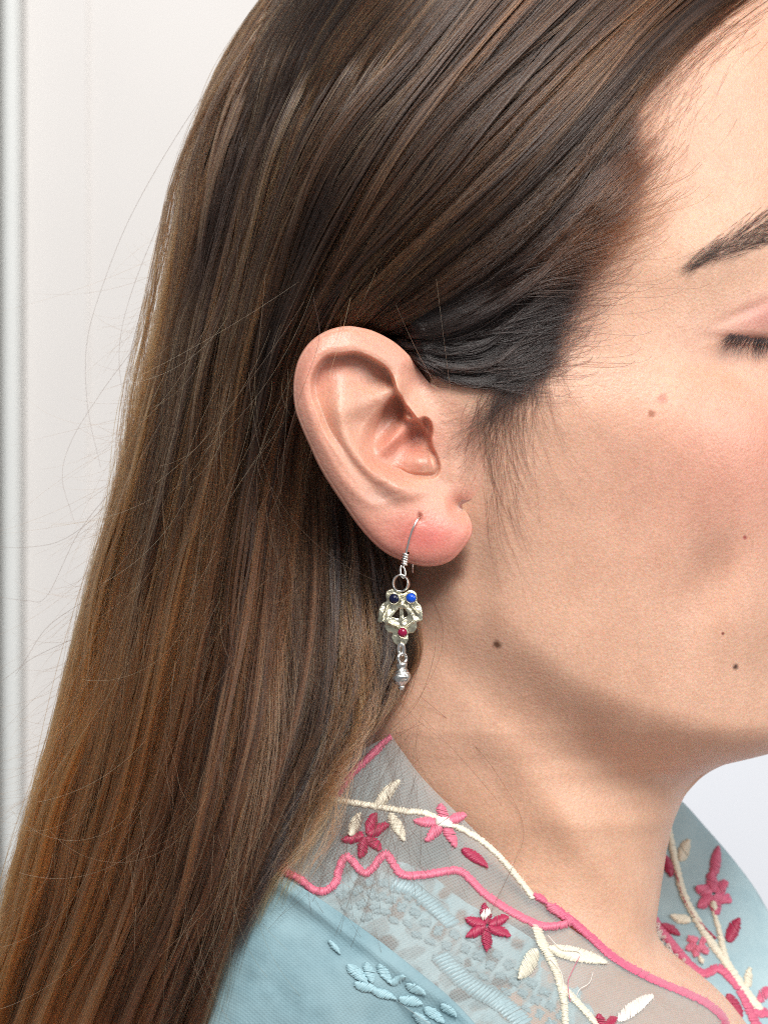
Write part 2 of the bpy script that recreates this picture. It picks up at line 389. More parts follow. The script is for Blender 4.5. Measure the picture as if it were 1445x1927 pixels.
H = blur(H, 1.7)
Hm = Map(530, 590, 1.0, H)
# rings from the centre to the outline
cen = np.array([735.0, 850.0]); nring = 170; nang = len(outline)
tr = np.linspace(0, 1, nring)[1:] ** 0.9
RX = cen[0] + (outline[:, 0] - cen[0]) * tr[:, None]; RY = cen[1] + (outline[:, 1] - cen[1]) * tr[:, None]
k_free = poly_sdf(RX, RY, [(812, 724), (842, 738), (872, 765), (898, 805), (912, 855), (908, 905), (888, 938), (868, 951), (855, 925), (862, 880), (855, 820), (835, 770)])
cl = catmull([(805, 716)] + cheek_side + [(868, 952)], 60)
dcl, _ = curve_dist(RX, RY, cl)
m = sstep(0, 1, (dcl - 3) / (59 - 30 * sstep(900, 955, RY)))
cheek_ref = float(np.mean(D_clean(cl[:, 0], cl[:, 1]))); print('cheek_ref', cheek_ref, D_clean(cl[::10, 0], cl[::10, 1]))
ear_ref = cheek_ref + 0.4
earD = -Hm(RX, RY) * S + ear_ref
dcle = D_clean(RX, RY); sel = m < 0.97; dcle[sel] = clean_exact(RX[sel], RY[sel])
dd = (dcle - 0.012) * (1 - m) + earD * m
rings = [np.stack([RX, RY, dd], -1)]
# back of the ear
iscl = np.zeros(nang, bool)
dO, _ = curve_dist(outline[:, 0], outline[:, 1], cl); iscl = dO < 3
wcl = sstep(0, 60, dO)
last = rings[0][-1]
att = np.array([770.0, 850.0])
nrm = outline - cen; nrm /= np.linalg.norm(nrm, axis=1)[:, None]
for dx, dz in ((3.0, 7), (3.5, 14), (1.5, 21), (-5, 27), (-16, 31), (-30, 34)):
    q = last.copy(); q[:, :2] += nrm * dx * wcl[:, None]; q[:, 2] += (dz * S) * wcl + (1 - wcl) * dz * 0.03
    rings.append(q[None])
back = rings[-1][0]
for f, e in ((0.25, 0.35), (0.5, 0.75), (0.72, 1.2)):
    q = back.copy(); q[:, :2] = back[:, :2] * (1 - f) + att * f
    q[:, 2] = back[:, 2] + (16 - back[:, 2]) * min(1, e)
    rings.append(q[None])
RR = np.concatenate(rings, 0)
EVp = RR.reshape(-1, 3)
center = np.array([[cen[0], cen[1], -Hm(cen[0], cen[1]) * S + ear_ref]])
EP = np.vstack([PX(EVp[:, 0], EVp[:, 1], EVp[:, 2]), PX(*center[0])[None]])
EFq = grid_faces(RR.shape[0], nang, True)[:, ::-1]
ring_i = np.arange(len(EFq)) // nang; ang_i = np.arange(len(EFq)) % nang
EF = EFq[(ring_i < rings[0].shape[0] - 1) | (wcl[ang_i] > 0.02)].tolist()
ci = len(EP) - 1
EF += [[ci, i, (i + 1) % nang] for i in range(nang)]
ear_front = Map(530, 590, 1.0, -H * S + ear_ref)

# ---- one mesh for the whole body
nb = nr * nth
BP = BV.reshape(-1, 3) / 1000
BFq = grid_faces(nr, nth, True)[:, ::-1]
fc_ = BP[BFq].mean(1); fpx, fpy = to_px(fc_)
cut = (fc_[:, 1] < 0.05) & (poly_sdf(fpx, fpy, outline) > 1.5) & (fpx > 800) & (fpy < 938)
BF = BFq[~cut].tolist()
# pull the rim of the opening onto the outline of the ear so that the two skins meet edge to edge
rimv = np.intersect1d(np.unique(BFq[cut]), np.unique(BFq[~cut]))
vpx, vpy = to_px(BP[rimv]); tgt = outline
for v_, x_, y_ in zip(rimv, vpx, vpy):
    if x_ < 812: continue
    k_ = np.argmin((tgt[:, 0] - x_) ** 2 + (tgt[:, 1] - y_) ** 2)
    if (tgt[k_, 0] - x_) ** 2 + (tgt[k_, 1] - y_) ** 2 < 14 ** 2 and wcl[k_] < 0.3:
        BP[v_] = EP[(rings[0].shape[0] - 1) * nang + k_]
topc = BP[:nth].mean(0); botc = BP[nb - nth:nb].mean(0)
BPx = np.vstack([BP, topc[None], botc[None]])
BF += [[nb, (i + 1) % nth, i][::-1] for i in range(nth)]
BF += [[nb + 1, nb - nth + i, nb - nth + (i + 1) % nth][::-1] for i in range(nth)]
off = len(BPx)
allV = np.vstack([BPx, EP]); allF = BF + [[a + off for a in f] for f in EF]
def mole(px, py, r_px, c):
    w = PX(px, py, float(D_clean(px, py))); return (float(w[0]), float(w[2]), r_px * S / 1000, c)
MOLES = [mole(935, 1213, 7.5, (0.17, 0.075, 0.04)), mole(1383, 1255, 5.5, (0.09, 0.04, 0.025)), mole(1225, 778, 7, (0.40, 0.16, 0.09)), mole(1246, 750, 9, (0.55, 0.25, 0.18)), mole(1359, 1192, 3, (0.25, 0.07, 0.05)), mole(1401, 1011, 4, (0.4, 0.1, 0.08))]
# object space of the mesh equals world space (the parent offset is cancelled)
M_skin = skin_material()
body = mesh_obj('body', allV, allF, M_skin)
def set_tint(o, C, domain='POINT'):
    a = o.data.attributes.new('tint', 'FLOAT_COLOR', domain)
    C4 = np.ones((len(C), 4)); C4[:, :3] = C; a.data.foreach_set('color', C4.ravel())
ix, iy = to_px(np.where((allV[:, 1] > YM / 1000)[:, None], allV * [1, -1, 1] + [0, 2 * YM / 1000, 0], allV))
def gg(cx, cy, sx, sy, ang=0):
    a = math.radians(ang); u = (ix - cx) * math.cos(a) + (iy - cy) * math.sin(a); v = -(ix - cx) * math.sin(a) + (iy - cy) * math.cos(a)
    return np.exp(-0.5 * ((u / sx) ** 2 + (v / sy) ** 2))
tint = np.tile(np.array([0.67, 0.42, 0.30]), (len(allV), 1))
def mixto(c, w):
    global tint
    w = np.clip(w, 0, 1)[:, None]; tint = tint * (1 - w) + np.array(c) * w
isear = np.arange(len(allV)) >= off
mixto((0.71, 0.37, 0.28), 0.6 * gg(1380, 880, 200, 150))
mixto((0.62, 0.22, 0.17), 0.28 * gg(1440, 860, 110, 100))
mixto((0.64, 0.40, 0.27), 0.5 * sstep(1380, 1550, iy))
mixto((0.70, 0.46, 0.33), 0.5 * gg(1250, 450, 170, 150))
mixto((0.48, 0.27, 0.18), 0.35 * gg(1330, 640, 60, 50))
mixto((0.62, 0.28, 0.25), 0.8 * gg(1455, 590, 60, 26, -18))
mixto((0.30, 0.12, 0.09), 0.55 * gg(1400, 632, 45, 9, 4))
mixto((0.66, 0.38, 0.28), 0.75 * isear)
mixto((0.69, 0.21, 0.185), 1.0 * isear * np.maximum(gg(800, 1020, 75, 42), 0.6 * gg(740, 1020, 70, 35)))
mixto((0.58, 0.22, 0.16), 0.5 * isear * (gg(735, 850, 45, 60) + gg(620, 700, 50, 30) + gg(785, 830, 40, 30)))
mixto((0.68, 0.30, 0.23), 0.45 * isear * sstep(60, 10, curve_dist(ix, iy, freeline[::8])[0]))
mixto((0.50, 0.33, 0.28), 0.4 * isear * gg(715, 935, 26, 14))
# scalp under the hair
hairline = catmull([(1700, -200), (1420, -30), (1290, 45), (1215, 130), (1180, 260), (1115, 385), (1035, 490), (985, 600), (940, 690), (870, 712), (800, 680), (740, 620), (640, 640), (560, 1000)], 90)
scalp_d = poly_sdf(ix, iy, list(map(tuple, hairline)) + [(300, 1300), (-900, 1300), (-900, -900), (1700, -900)])
mixto((0.035, 0.022, 0.016), 0.9 * (~isear) * sstep(25, 120, scalp_d))
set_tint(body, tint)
bm = bmesh.new(); bm.from_mesh(body.data); bmesh.ops.remove_doubles(bm, verts=bm.verts, dist=1e-7); bm.to_mesh(body.data); bm.free()
body.parent = person; body.location = PINV
# finely cut near side for moles: the colour sits on the vertices

# ------------------------------------------------------------------ wall behind, with its moulded panel
def box(name, x0, x1, y0, y1, z0, z1, mat, parent=None, bev=0.004):
    V = [(x, y, z) for x in (x0, x1) for y in (y0, y1) for z in (z0, z1)]
    F = [[0, 1, 3, 2], [4, 6, 7, 5], [0, 4, 5, 1], [2, 3, 7, 6], [0, 2, 6, 4], [1, 5, 7, 3]]
    o = mesh_obj(name, V, F, mat, parent, smooth=False)
    if bev:
        b = o.modifiers.new('edge', 'BEVEL'); b.width = bev; b.segments = 3
    return o
WY = 900.0
wall2 = box('wall', 0.16, 1.8, 0.900, 1.0, -1.2, 1.6, M_wall_cool, bev=0); tag(wall2, 'cool white wall beyond the chin', kind='structure')
wall = box('wall', -1.4, 0.158, 0.905, 1.0, -1.2, 1.6, M_wall, bev=0); tag(wall, 'plain white wall behind the head', kind='structure')
def wx(px): return float(PX(px, 0, WY)[0])
door = link(bpy.data.objects.new('panelled_door', None)); door.location = (wx(20), 0.9, -1.0); bpy.context.view_layer.update()
tag(door, 'off white panelled door with a pale vertical moulding at the left edge', 'door')
def dpart(name, a, b, y0, y1, mat, bev=0.003):
    o = box(name, wx(a), wx(b), y0, y1, -1.0, 1.3, mat, door, bev); o.location = -np.array(door.location); return o
dpart('door_panel', 46, 165, 0.900, 0.904, M_wall)
dpart('moulding', 10, 42, 0.884, 0.904, M_trim, 0.009)
dpart('moulding', -30, 0, 0.880, 0.904, M_trim, 0.008)

# ------------------------------------------------------------------ how far away the cloth lies (the hair falls over it)
def vnoise(X, Y, sc_, seed):
    X = np.asarray(X, float); Y = np.asarray(Y, float)
    r = np.random.default_rng(seed); T = r.normal(size=(64, 64)); x = X / sc_ % 62; y = Y / sc_ % 62
    i = x.astype(int); j = y.astype(int); fx = x - i; fy = y - j; fx = fx * fx * (3 - 2 * fx); fy = fy * fy * (3 - 2 * fy)
    return (T[j, i] * (1 - fx) + T[j, i + 1] * fx) * (1 - fy) + (T[j + 1, i] * (1 - fx) + T[j + 1, i + 1] * fx) * fy
cx_, cy_ = np.meshgrid(np.arange(60, 1501, 6.0), np.arange(1340, 2001, 6.0))
ctrl = [(735, 1385, 19), (650, 1440, 12), (560, 1520, 6), (480, 1640, 2), (420, 1800, -3), (380, 1980, -7), (300, 1700, 14), (300, 1980, 2), (100, 1980, 22), (100, 1750, 34), (800, 1470, 20), (870, 1540, 19), (950, 1630, 20), (1050, 1730, 25), (1150, 1800, 31), (1280, 1865, 46), (1370, 1930, 55),
        (700, 1620, 4), (600, 1740, -4), (650, 1860, -8), (820, 1720, 6), (900, 1860, 4), (1000, 1830, 14), (1100, 1900, 22), (1180, 1980, 30), (800, 1980, -4), (600, 1980, -11), (1450, 2000, 62), (500, 1400, 10)]
Dc = rbf(ctrl, np.stack([cx_, cy_], -1))
Dc = np.minimum(Dc, D_clean(cx_, cy_) - 1.2)
cloth = Map(60, 1340, 6.0, blur(Dc, 1.2))

# ------------------------------------------------------------------ hair
def guides_arr(G, M):
    return np.stack([catmull(np.array(g_, float), M) for g_ in G])
def ev(GA, u, s):
    """u (n,M) in 0..1 across guides, s (n,M) in 0..1 along"""
    ng, M = GA.shape[:2]
    a = np.clip(u, 0, 1) * (ng - 1); i = np.clip(a.astype(int), 0, ng - 2); t = (a - i)[..., None]
    b = np.clip(s, 0, 1) * (M - 1); j = np.clip(b.astype(int), 0, M - 2); v = (b - j)[..., None]
    def row(k):
        k = np.clip(k, 0, ng - 1); return GA[k, j] * (1 - v) + GA[k, j + 1] * v
    p0, p1, p2, p3 = row(i - 1), row(i), row(i + 1), row(i + 2)
    return 0.5 * (2 * p1 + (p2 - p0) * t + (2 * p0 - 5 * p1 + 4 * p2 - p3) * t * t + (3 * p1 - p0 - 3 * p2 + p3) * t ** 3)
def hair_curves(name, P, rad, tint, mat, parent):
    """P (n,M,3) px,py,d   rad (n,M) metres   tint (n,M,3)"""
    n, M = P.shape[:2]
    W = PX(P[..., 0], P[..., 1], P[..., 2]).reshape(-1, 3)
    hc = bpy.data.hair_curves.new(name); hc.add_curves([M] * n)
    hc.attributes['position'].data.foreach_set('vector', W.astype(np.float32).ravel()) if 'position' in hc.attributes else hc.position_data.foreach_set('vector', W.astype(np.float32).ravel())
    ra = hc.attributes.get('radius') or hc.attributes.new('radius', 'FLOAT', 'POINT')
    ra.data.foreach_set('value', np.asarray(rad, np.float32).ravel())
    ca = hc.attributes.new('tint', 'FLOAT_COLOR', 'POINT')
    C4 = np.ones((n * M, 4), np.float32); C4[:, :3] = tint.reshape(-1, 3); ca.data.foreach_set('color', C4.ravel())
    hc.materials.append(mat)
    o = link(bpy.data.objects.new(name, hc), parent)
    if parent is person: o.location = PINV
    tag(o, kind='stuff')
    return o
def snoise(n, M, r, knots=5):
    """smooth random function along every strand"""
    K = r.normal(size=(n, knots)); x = np.linspace(0, knots - 1.001, M); i = x.astype(int); t = x - i; t = t * t * (3 - 2 * t)
    return K[:, i] * (1 - t) + K[:, i + 1] * t
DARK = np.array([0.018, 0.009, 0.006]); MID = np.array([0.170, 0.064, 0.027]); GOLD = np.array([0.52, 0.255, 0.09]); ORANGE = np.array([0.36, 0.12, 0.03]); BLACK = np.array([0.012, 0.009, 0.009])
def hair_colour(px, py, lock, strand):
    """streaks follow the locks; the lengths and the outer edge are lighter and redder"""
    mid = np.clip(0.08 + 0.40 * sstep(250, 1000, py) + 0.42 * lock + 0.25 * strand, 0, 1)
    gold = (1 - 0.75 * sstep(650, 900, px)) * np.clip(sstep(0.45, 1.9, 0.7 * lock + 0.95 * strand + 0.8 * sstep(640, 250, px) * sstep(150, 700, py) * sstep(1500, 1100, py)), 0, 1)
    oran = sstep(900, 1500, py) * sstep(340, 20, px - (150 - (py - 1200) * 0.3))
    def lock_gap(cx, cy, L, w, ang):  # near-black shaded slits between locks, painted into the strand colour
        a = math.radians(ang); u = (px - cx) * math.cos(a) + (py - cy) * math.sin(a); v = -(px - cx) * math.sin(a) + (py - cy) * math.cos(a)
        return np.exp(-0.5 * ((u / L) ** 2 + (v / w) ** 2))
    gap_shade = np.clip(1.1 * lock_gap(385, 500, 130, 15, 105) + 0.9 * lock_gap(440, 330, 120, 18, 118) + 1.0 * lock_gap(600, 390, 100, 28, 122) + 0.8 * lock_gap(545, 560, 120, 14, 112) + 0.8 * lock_gap(490, 760, 160, 13, 98) + 0.7 * lock_gap(235, 1330, 130, 20, 106) + 0.8 * lock_gap(300, 1560, 130, 20, 113), 0, 1)
    mid = mid * (1 - gap_shade); gold = gold * (1 - gap_shade)
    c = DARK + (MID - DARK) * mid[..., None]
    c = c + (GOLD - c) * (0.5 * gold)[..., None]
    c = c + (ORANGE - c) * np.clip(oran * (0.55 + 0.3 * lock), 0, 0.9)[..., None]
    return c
def sheet(name, G, n, M=44, seed=1, thick=4.0, nlock=46, nfine=330, rad=5e-5, clear=0.8, wander=5.0, frizz=1.6, lockbulge=3.0, colour=None, s0=(0, 0), s1=(1, 1), mat=None, fan=0.0, upow=1.0, pull=0.55):
    r = np.random.default_rng(seed); GA = guides_arr(G, 90)
    u = r.random(n) ** upow
    s = np.linspace(0, 1, M)[None] * np.ones((n, 1))
    a = r.uniform(*s0, n)[:, None]; b = (s1[0] + (s1[1] - s1[0]) * r.random(n) ** 0.5)[:, None]; s = a + (b - a) * s
    lc = np.sort(r.random(nlock)); li = np.argmin(np.abs(u[:, None] - lc[None]), 1)
    fc = np.sort(r.random(nfine)); fi = np.argmin(np.abs(u[:, None] - fc[None]), 1)
    lshift = snoise(nlock, M, r, 6)[li] * wander; fshift = snoise(nfine, M, r, 8)[fi] * wander * 0.45
    du = u - lc[li]; wl = 0.5 / nlock
    pl = pull * sstep(0.0, 1.0, s) * (0.75 + 0.5 * snoise(nlock, M, r, 5)[li] * 0.5)
    ue = u[:, None] + (fc[fi] - u)[:, None] * (0.2 + 0.5 * s) - du[:, None] * np.clip(pl, -0.1, 0.85) * 0.6
    P = ev(GA, ue, s)
    # sideways direction across the flow
    Tn = np.gradient(P[..., :2], axis=1); L = np.linalg.norm(Tn, axis=-1, keepdims=True) + 1e-6; Nn = np.stack([Tn[..., 1], -Tn[..., 0]], -1) / L
    side = lshift * sstep(0, 0.25, s) + fshift * sstep(0, 0.2, s) + snoise(n, M, r, 7) * frizz * (0.4 + s)
    stray = (r.random(n) < 0.07)[:, None] * snoise(n, M, r, 4) * 12 * s
    P[..., :2] += Nn * (side + stray)[..., None]
    if fan: P[..., :2] += (np.array([0.85, 0.35]) * (fan * r.exponential(size=n) * (r.random(n) < 0.85))[:, None])[:, None] * (1 - sstep(0, 0.35, np.linspace(0, 1, M)))[None, :, None]
    lay = r.random(n)[:, None]
    hump = np.cos(np.clip(du / (wl * 2.2), -1, 1) * np.pi / 2)[:, None]
    lockz = r.normal(size=nlock)[li][:, None] * 1.5 + snoise(nlock, M, r, 5)[li] * 1.3
    env = 0.5 + 0.5 * sstep(0, 0.2, s)
    d = P[..., 2] + lay * thick - lockbulge * (hump - 0.5) * env + lockz * env - 0.25 * np.abs(snoise(n, M, r, 6))
    lim = D_body(P[..., 0], P[..., 1]) - clear - 2.2 * (1 - lay)
    lim = np.where(P[..., 1] > 1360, np.minimum(lim, cloth(P[..., 0], P[..., 1]) - 1.0 - 1.5 * (1 - lay) + 40 * (1 - sstep(180, 330, P[..., 0])) + 20 * (1 - sstep(1360, 1440, P[..., 1]))), lim)
    P[..., 2] = np.minimum(d, lim)
    broad = np.interp(u, np.linspace(0, 1, 15), r.normal(size=15))[:, None] * 0.5
    lockv = broad + (r.normal(size=nlock)[li][:, None] * 0.42 + snoise(nlock, M, r, 4)[li] * 0.25 + r.normal(size=nfine)[fi][:, None] * 0.3)
    sv = (r.normal(size=n) * 0.95 + (r.random(n) < 0.07) * 2.6)[:, None] + 0 * s
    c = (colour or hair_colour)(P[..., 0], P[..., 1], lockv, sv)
    rd = rad * r.uniform(0.7, 1.25, n)[:, None] * (1 - 0.75 * sstep(0.9, 1.0, np.linspace(0, 1, M)[None]) * (b < 0.999)) * np.ones((n, M))
    return P, rd, c
G_main = [
 [(540,-70,62),(452,60,62),(400,180,60),(362,330,57),(335,480,54),(305,620,52),(268,760,50),(232,900,48),(195,1040,46),(155,1200,42),(112,1360,38),(66,1500,34),(20,1650,30),(-26,1800,27),(-70,1960,24)],
 [(640,-70,34),(545,80,31),(480,240,29),(430,420,27),(385,600,26),(352,760,25),(318,920,24),(283,1080,23),(243,1240,21),(198,1400,19),(152,1550,17),(107,1700,14),(62,1830,12),(20,1960,10)],
 [(790,-70,15),(670,80,11),(580,250,8),(515,430,7),(462,600,7),(430,760,8),(402,920,9),(372,1080,8),(337,1240,6),(297,1400,4),(256,1550,2),(208,1700,0),(155,1840,-3),(105,1960,-5)],
 [(970,-70,6),(840,90,0),(715,250,-3),(620,420,-4),(552,590,-1),(507,740,3),(480,900,6),(455,1060,5),(430,1220,3),(400,1380,0),(365,1540,-4),(315,1700,-8),(262,1840,-11),(218,1960,-14)],
 [(1150,-70,7),(1015,60,0),(870,210,-4),(750,370,-6),(648,520,-5),(575,660,0),(535,800,6),(512,940,9),(495,1100,8),(478,1240,5),(455,1400,0),(415,1560,-5),(360,1720,-9),(300,1860,-12),(262,1960,-14)],
 [(1330,-60,16),(1195,60,5),(1050,210,-3),(905,365,-6),(760,500,-5),(655,605,0),(592,700,7),(560,820,12),(546,960,14),(542,1100,12),(533,1260,8),(513,1400,3),(465,1560,-3),(405,1720,-8),(340,1860,-11),(298,1960,-13)],
 [(1450,-60,36),(1292,50,16),(1165,190,4),(1040,345,-2),(925,455,-4),(800,548,-3),(700,608,3),(645,670,9),(610,780,14),(598,900,16),(600,1020,16),(606,1150,13),(603,1280,8),(578,1400,4),(522,1520,0),(472,1640,-4),(425,1780,-7),(372,1960,-10)]]
def under(name, G, off, parent, s0=0.0, s1=1.0, u0=0.03, u1=0.97):  # added dark sheet behind the strands, blocks light through the gaps
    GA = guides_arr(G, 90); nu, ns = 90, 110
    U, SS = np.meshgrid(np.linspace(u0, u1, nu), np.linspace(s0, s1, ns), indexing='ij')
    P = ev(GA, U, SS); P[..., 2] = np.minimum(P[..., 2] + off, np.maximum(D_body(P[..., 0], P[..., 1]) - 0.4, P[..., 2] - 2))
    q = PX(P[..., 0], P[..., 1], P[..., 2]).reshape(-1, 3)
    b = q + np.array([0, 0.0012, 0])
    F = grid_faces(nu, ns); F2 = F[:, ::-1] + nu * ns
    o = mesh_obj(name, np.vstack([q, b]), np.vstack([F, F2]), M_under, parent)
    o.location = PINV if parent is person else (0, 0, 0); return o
HN = 1.0
def add_sheet(name, *a, **k):
    mat = k.pop('mat', M_hair); P, rd, c = sheet(name, *a, **k)
    return hair_curves(name, P, rd, c, mat, person)
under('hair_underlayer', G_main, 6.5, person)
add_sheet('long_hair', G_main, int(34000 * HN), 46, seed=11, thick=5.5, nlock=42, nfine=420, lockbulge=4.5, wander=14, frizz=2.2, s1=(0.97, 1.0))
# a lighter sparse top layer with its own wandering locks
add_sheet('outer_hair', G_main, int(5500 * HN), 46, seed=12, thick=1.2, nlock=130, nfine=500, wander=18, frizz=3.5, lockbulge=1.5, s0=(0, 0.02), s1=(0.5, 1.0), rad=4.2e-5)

G_edge = [G_main[-1][:8],
 [(1500,-60,50),(1350,45,30),(1220,170,10),(1085,330,0),(960,460,-2),(830,555,-1),(745,600,3),(660,650,9)],
 [(1560,-20,60),(1450,60,40),(1330,150,20),(1200,290,8),(1060,440,2),(900,550,0),(790,600,3),(700,640,9)]]
P_, r_d, c_ = sheet('edge_hair', G_edge, 3000, 26, seed=15, thick=0.6, nlock=60, nfine=300, wander=8, frizz=2.5, lockbulge=0.5, s0=(0.0, 0.45), s1=(0.45, 1.0), clear=0.2, rad=3.6e-5)
dens = np.random.default_rng(4).random(len(P_)); root = P_[:, 0]; q_ = poly_sdf(root[:, 0], root[:, 1], list(map(tuple, hairline)) + [(300, 1300), (-900, 1300), (-900, -900), (1700, -900)])
keep = dens < np.exp(-np.maximum(-q_ - 4, 0) / 13)
hair_curves('edge_hair', P_[keep], r_d[keep], c_[keep] * 0.5, M_hair, person)

# hair from behind the ear, its shade put into the strand colour
G_nape = [
 [(612,800,17),(612,900,18),(622,1010,18),(630,1130,15),(622,1260,11),(592,1400,6),(535,1540,1),(475,1690,-4),(415,1860,-8)],
 [(650,860,20),(655,950,21),(668,1060,20),(682,1180,17),(675,1300,13),(640,1400,9),(590,1490,5),(545,1570,2)],
 [(690,930,23),(705,1010,24),(725,1110,23),(742,1210,20),(724,1290,16),(684,1370,12),(642,1430,9),(600,1490,6)],
 [(720,980,25),(742,1050,26),(765,1130,25),(776,1220,22),(750,1270,19),(718,1330,16),(685,1380,13),(652,1420,10)]]
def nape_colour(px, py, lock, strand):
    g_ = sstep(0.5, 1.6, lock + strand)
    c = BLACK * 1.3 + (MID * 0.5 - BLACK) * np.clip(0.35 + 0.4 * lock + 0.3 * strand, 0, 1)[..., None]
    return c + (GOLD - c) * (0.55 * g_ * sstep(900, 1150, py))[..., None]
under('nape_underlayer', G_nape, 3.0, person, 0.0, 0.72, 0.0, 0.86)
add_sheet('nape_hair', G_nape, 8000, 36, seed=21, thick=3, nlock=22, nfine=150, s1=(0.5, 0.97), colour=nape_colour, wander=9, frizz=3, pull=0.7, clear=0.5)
G_tips = [
 [(628,1050,22),(636,1180,10),(640,1300,6),(618,1400,3),(580,1500,0),(530,1600,-3),(470,1700,-7),(410,1800,-10)],
 [(655,1030,24),(664,1180,11),(672,1300,7),(650,1400,4),(615,1490,1),(572,1590,-3),(520,1670,-7),(465,1750,-10)],
 [(680,1030,26),(698,1180,16),(698,1300,11),(672,1390,8),(648,1460,4),(630,1540,0),(590,1600,-3),(550,1660,-6)]]
def tip_colour(px, py, lock, strand):
    return MID * 0.7 + (GOLD * 0.5 - MID * 0.7) * sstep(-0.6, 1.4, lock + strand)[..., None]
add_sheet('hair_tips', G_tips, 260, 30, seed=22, thick=2, nlock=7, nfine=22, s0=(0, 0.4), s1=(0.5, 1.0), colour=tip_colour, wander=13, frizz=3.5, pull=0.9, lockbulge=1, rad=4.5e-5)

# temple hair, dark, swept back from the hairline
G_temple = [
 [(1190,190,12),(1140,260,4),(1080,345,0),(1000,440,-2),(900,520,-1),(820,575,0),(745,610,3),(700,640,8)],
 [(1200,290,8),(1150,350,3),(1080,430,0),(990,515,-1),(900,572,0),(815,610,1),(745,625,4),(705,650,9)],
 [(1140,360,6),(1080,450,2),(1025,530,1),(945,590,0),(865,625,0),(795,640,2),(740,640,5),(710,655,9)],
 [(1062,465,5),(1022,540,3),(970,608,1),(915,652,0),(845,664,0),(788,656,2),(745,650,5),(715,660,9)],
 [(1015,545,4),(1000,610,3),(965,662,2),(925,694,1),(855,698,1),(800,682,2),(760,664,4),(725,660,8)],
 [(985,600,4),(975,652,3),(945,692,2),(925,720,1),(868,716,1),(818,700,2),(780,680,3),(740,665,7)]]
def temple_colour(px, py, lock, strand):
    e = np.clip(0.5 + 0.45 * lock + 0.3 * strand, 0, 1) * (0.12 + 0.88 * sstep(600, 420, py))
    return BLACK + (MID * 0.42 - BLACK) * e[..., None]
under('temple_underlayer', G_temple, 1.0, person, 0.35, 1.0, 0.0, 0.36)
add_sheet('temple_hair', G_temple, 9500, 28, seed=31, fan=30, upow=1.3, thick=1.0, nlock=26, nfine=160, colour=temple_colour, wander=4, frizz=1.3, s0=(0, 0.42), s1=(1, 1), lockbulge=0.9, clear=0.25, rad=4.5e-5)

def fine(name, roots, n, M, seed, path, rad, tint, clear=0.15, spread=1.0, mat=None):
    """short hairs: path(r, n) -> (n,M,2) pixel paths laid on the skin"""
    r = np.random.default_rng(seed); P2, lift = path(r, n, M)
    d = np.minimum(D_clean(P2[..., 0], P2[..., 1]), D_body(P2[..., 0], P2[..., 1]) + 0) - clear - lift
    P = np.concatenate([P2, d[..., None]], -1)
    t = np.linspace(0, 1, M)[None]
    rd = rad * r.uniform(0.6, 1.2, n)[:, None] * (1 - 0.8 * t)
    c = np.array(tint)[None, None] * r.uniform(0.6, 1.5, n)[:, None, None] * np.ones((n, M, 1))
    return hair_curves(name, P, rd, c, mat or M_fuzz, person)
def arc(r, x, y, ang, bend, L, M):
    """paths starting at x,y heading ang (deg, image axes), turning by bend over the length"""
    t = np.linspace(0, 1, M)[None]; a = np.radians(ang[:, None] + bend[:, None] * t)
    st_ = L[:, None] / (M - 1)
    X_ = x[:, None] + np.concatenate([np.zeros((len(x), 1)), np.cumsum(np.cos(a[:, 1:]) * st_, 1)], 1)
    Y_ = y[:, None] + np.concatenate([np.zeros((len(x), 1)), np.cumsum(np.sin(a[:, 1:]) * st_, 1)], 1)
    return np.stack([X_, Y_], -1)
hl = catmull([(1420, 10), (1330, 60), (1262, 130), (1232, 220), (1205, 310), (1140, 395), (1075, 485), (1045, 590), (1030, 660)], 200)
def baby(r, n, M):
    i = (r.random(n) ** 0.8 * 199).astype(int); q = hl[i]
    off = np.abs(r.normal(size=n)) * np.interp(i, [0, 60, 120, 199], [30, 46, 18, 14])
    x = q[:, 0] + off * 0.9; y = q[:, 1] + off * 0.25
    ang = np.interp(i, [0, 60, 120, 199], [148, 122, 130, 118]) + r.normal(size=n) * 11
    L = r.uniform(40, 150, n); P = arc(r, x, y, ang, r.normal(size=n) * 16 + 10, L, M)
    return P, 0.5 * np.sin(np.linspace(0, np.pi, M))[None] * r.random(n)[:, None] * 2
fine('hairline_hair', None, 520, 10, 41, baby, 3.6e-5, (0.04, 0.024, 0.018))
def side(r, n, M):
    q = catmull([(1035, 560), (1020, 640), (975, 705), (930, 750)], 100)[r.integers(0, 100, n)]
    x = q[:, 0] + r.normal(size=n) * 22; y = q[:, 1] + r.normal(size=n) * 22
    L = r.gamma(3.0, 45, n).clip(30, 330); ang = 112 + r.normal(size=n) * 12 - (x - 980) * -0.05
    P = arc(r, x, y, ang, -r.uniform(10, 62, n), L, M)
    return P, 1.4 * np.sin(np.linspace(0, np.pi * 0.8, M))[None] * r.random(n)[:, None]
fine('sideburn', None, 520, 16, 42, side, 3.8e-5, (0.014, 0.010, 0.009))
def side2(r, n, M):
    q = catmull([(1040, 640), (1010, 700), (950, 740), (915, 800)], 100)[r.integers(0, 100, n)]
    x = q[:, 0] + r.normal(size=n) * 12; y = q[:, 1] + r.normal(size=n) * 14
    L = r.uniform(60, 240, n); P = arc(r, x, y, 128 + r.normal(size=n) * 14, r.uniform(-10, 60, n), L, M)
    return P, 3.0 * np.sin(np.linspace(0, np.pi * 0.7, M))[None] * r.random(n)[:, None] + 0.5
fine('wispy_hair', None, 200, 16, 43, side2, 3.4e-5, (0.014, 0.010, 0.009))
def side3(r, n, M):
    x = r.uniform(905, 975, n); y = 850 + r.normal(size=n) * 60
    L = r.uniform(90, 200, n); P = arc(r, x, y, 86 + r.normal(size=n) * 8, -r.uniform(5, 35, n), L, M)
    return P, 0.8 * np.linspace(0, 1, M)[None] * r.random(n)[:, None]
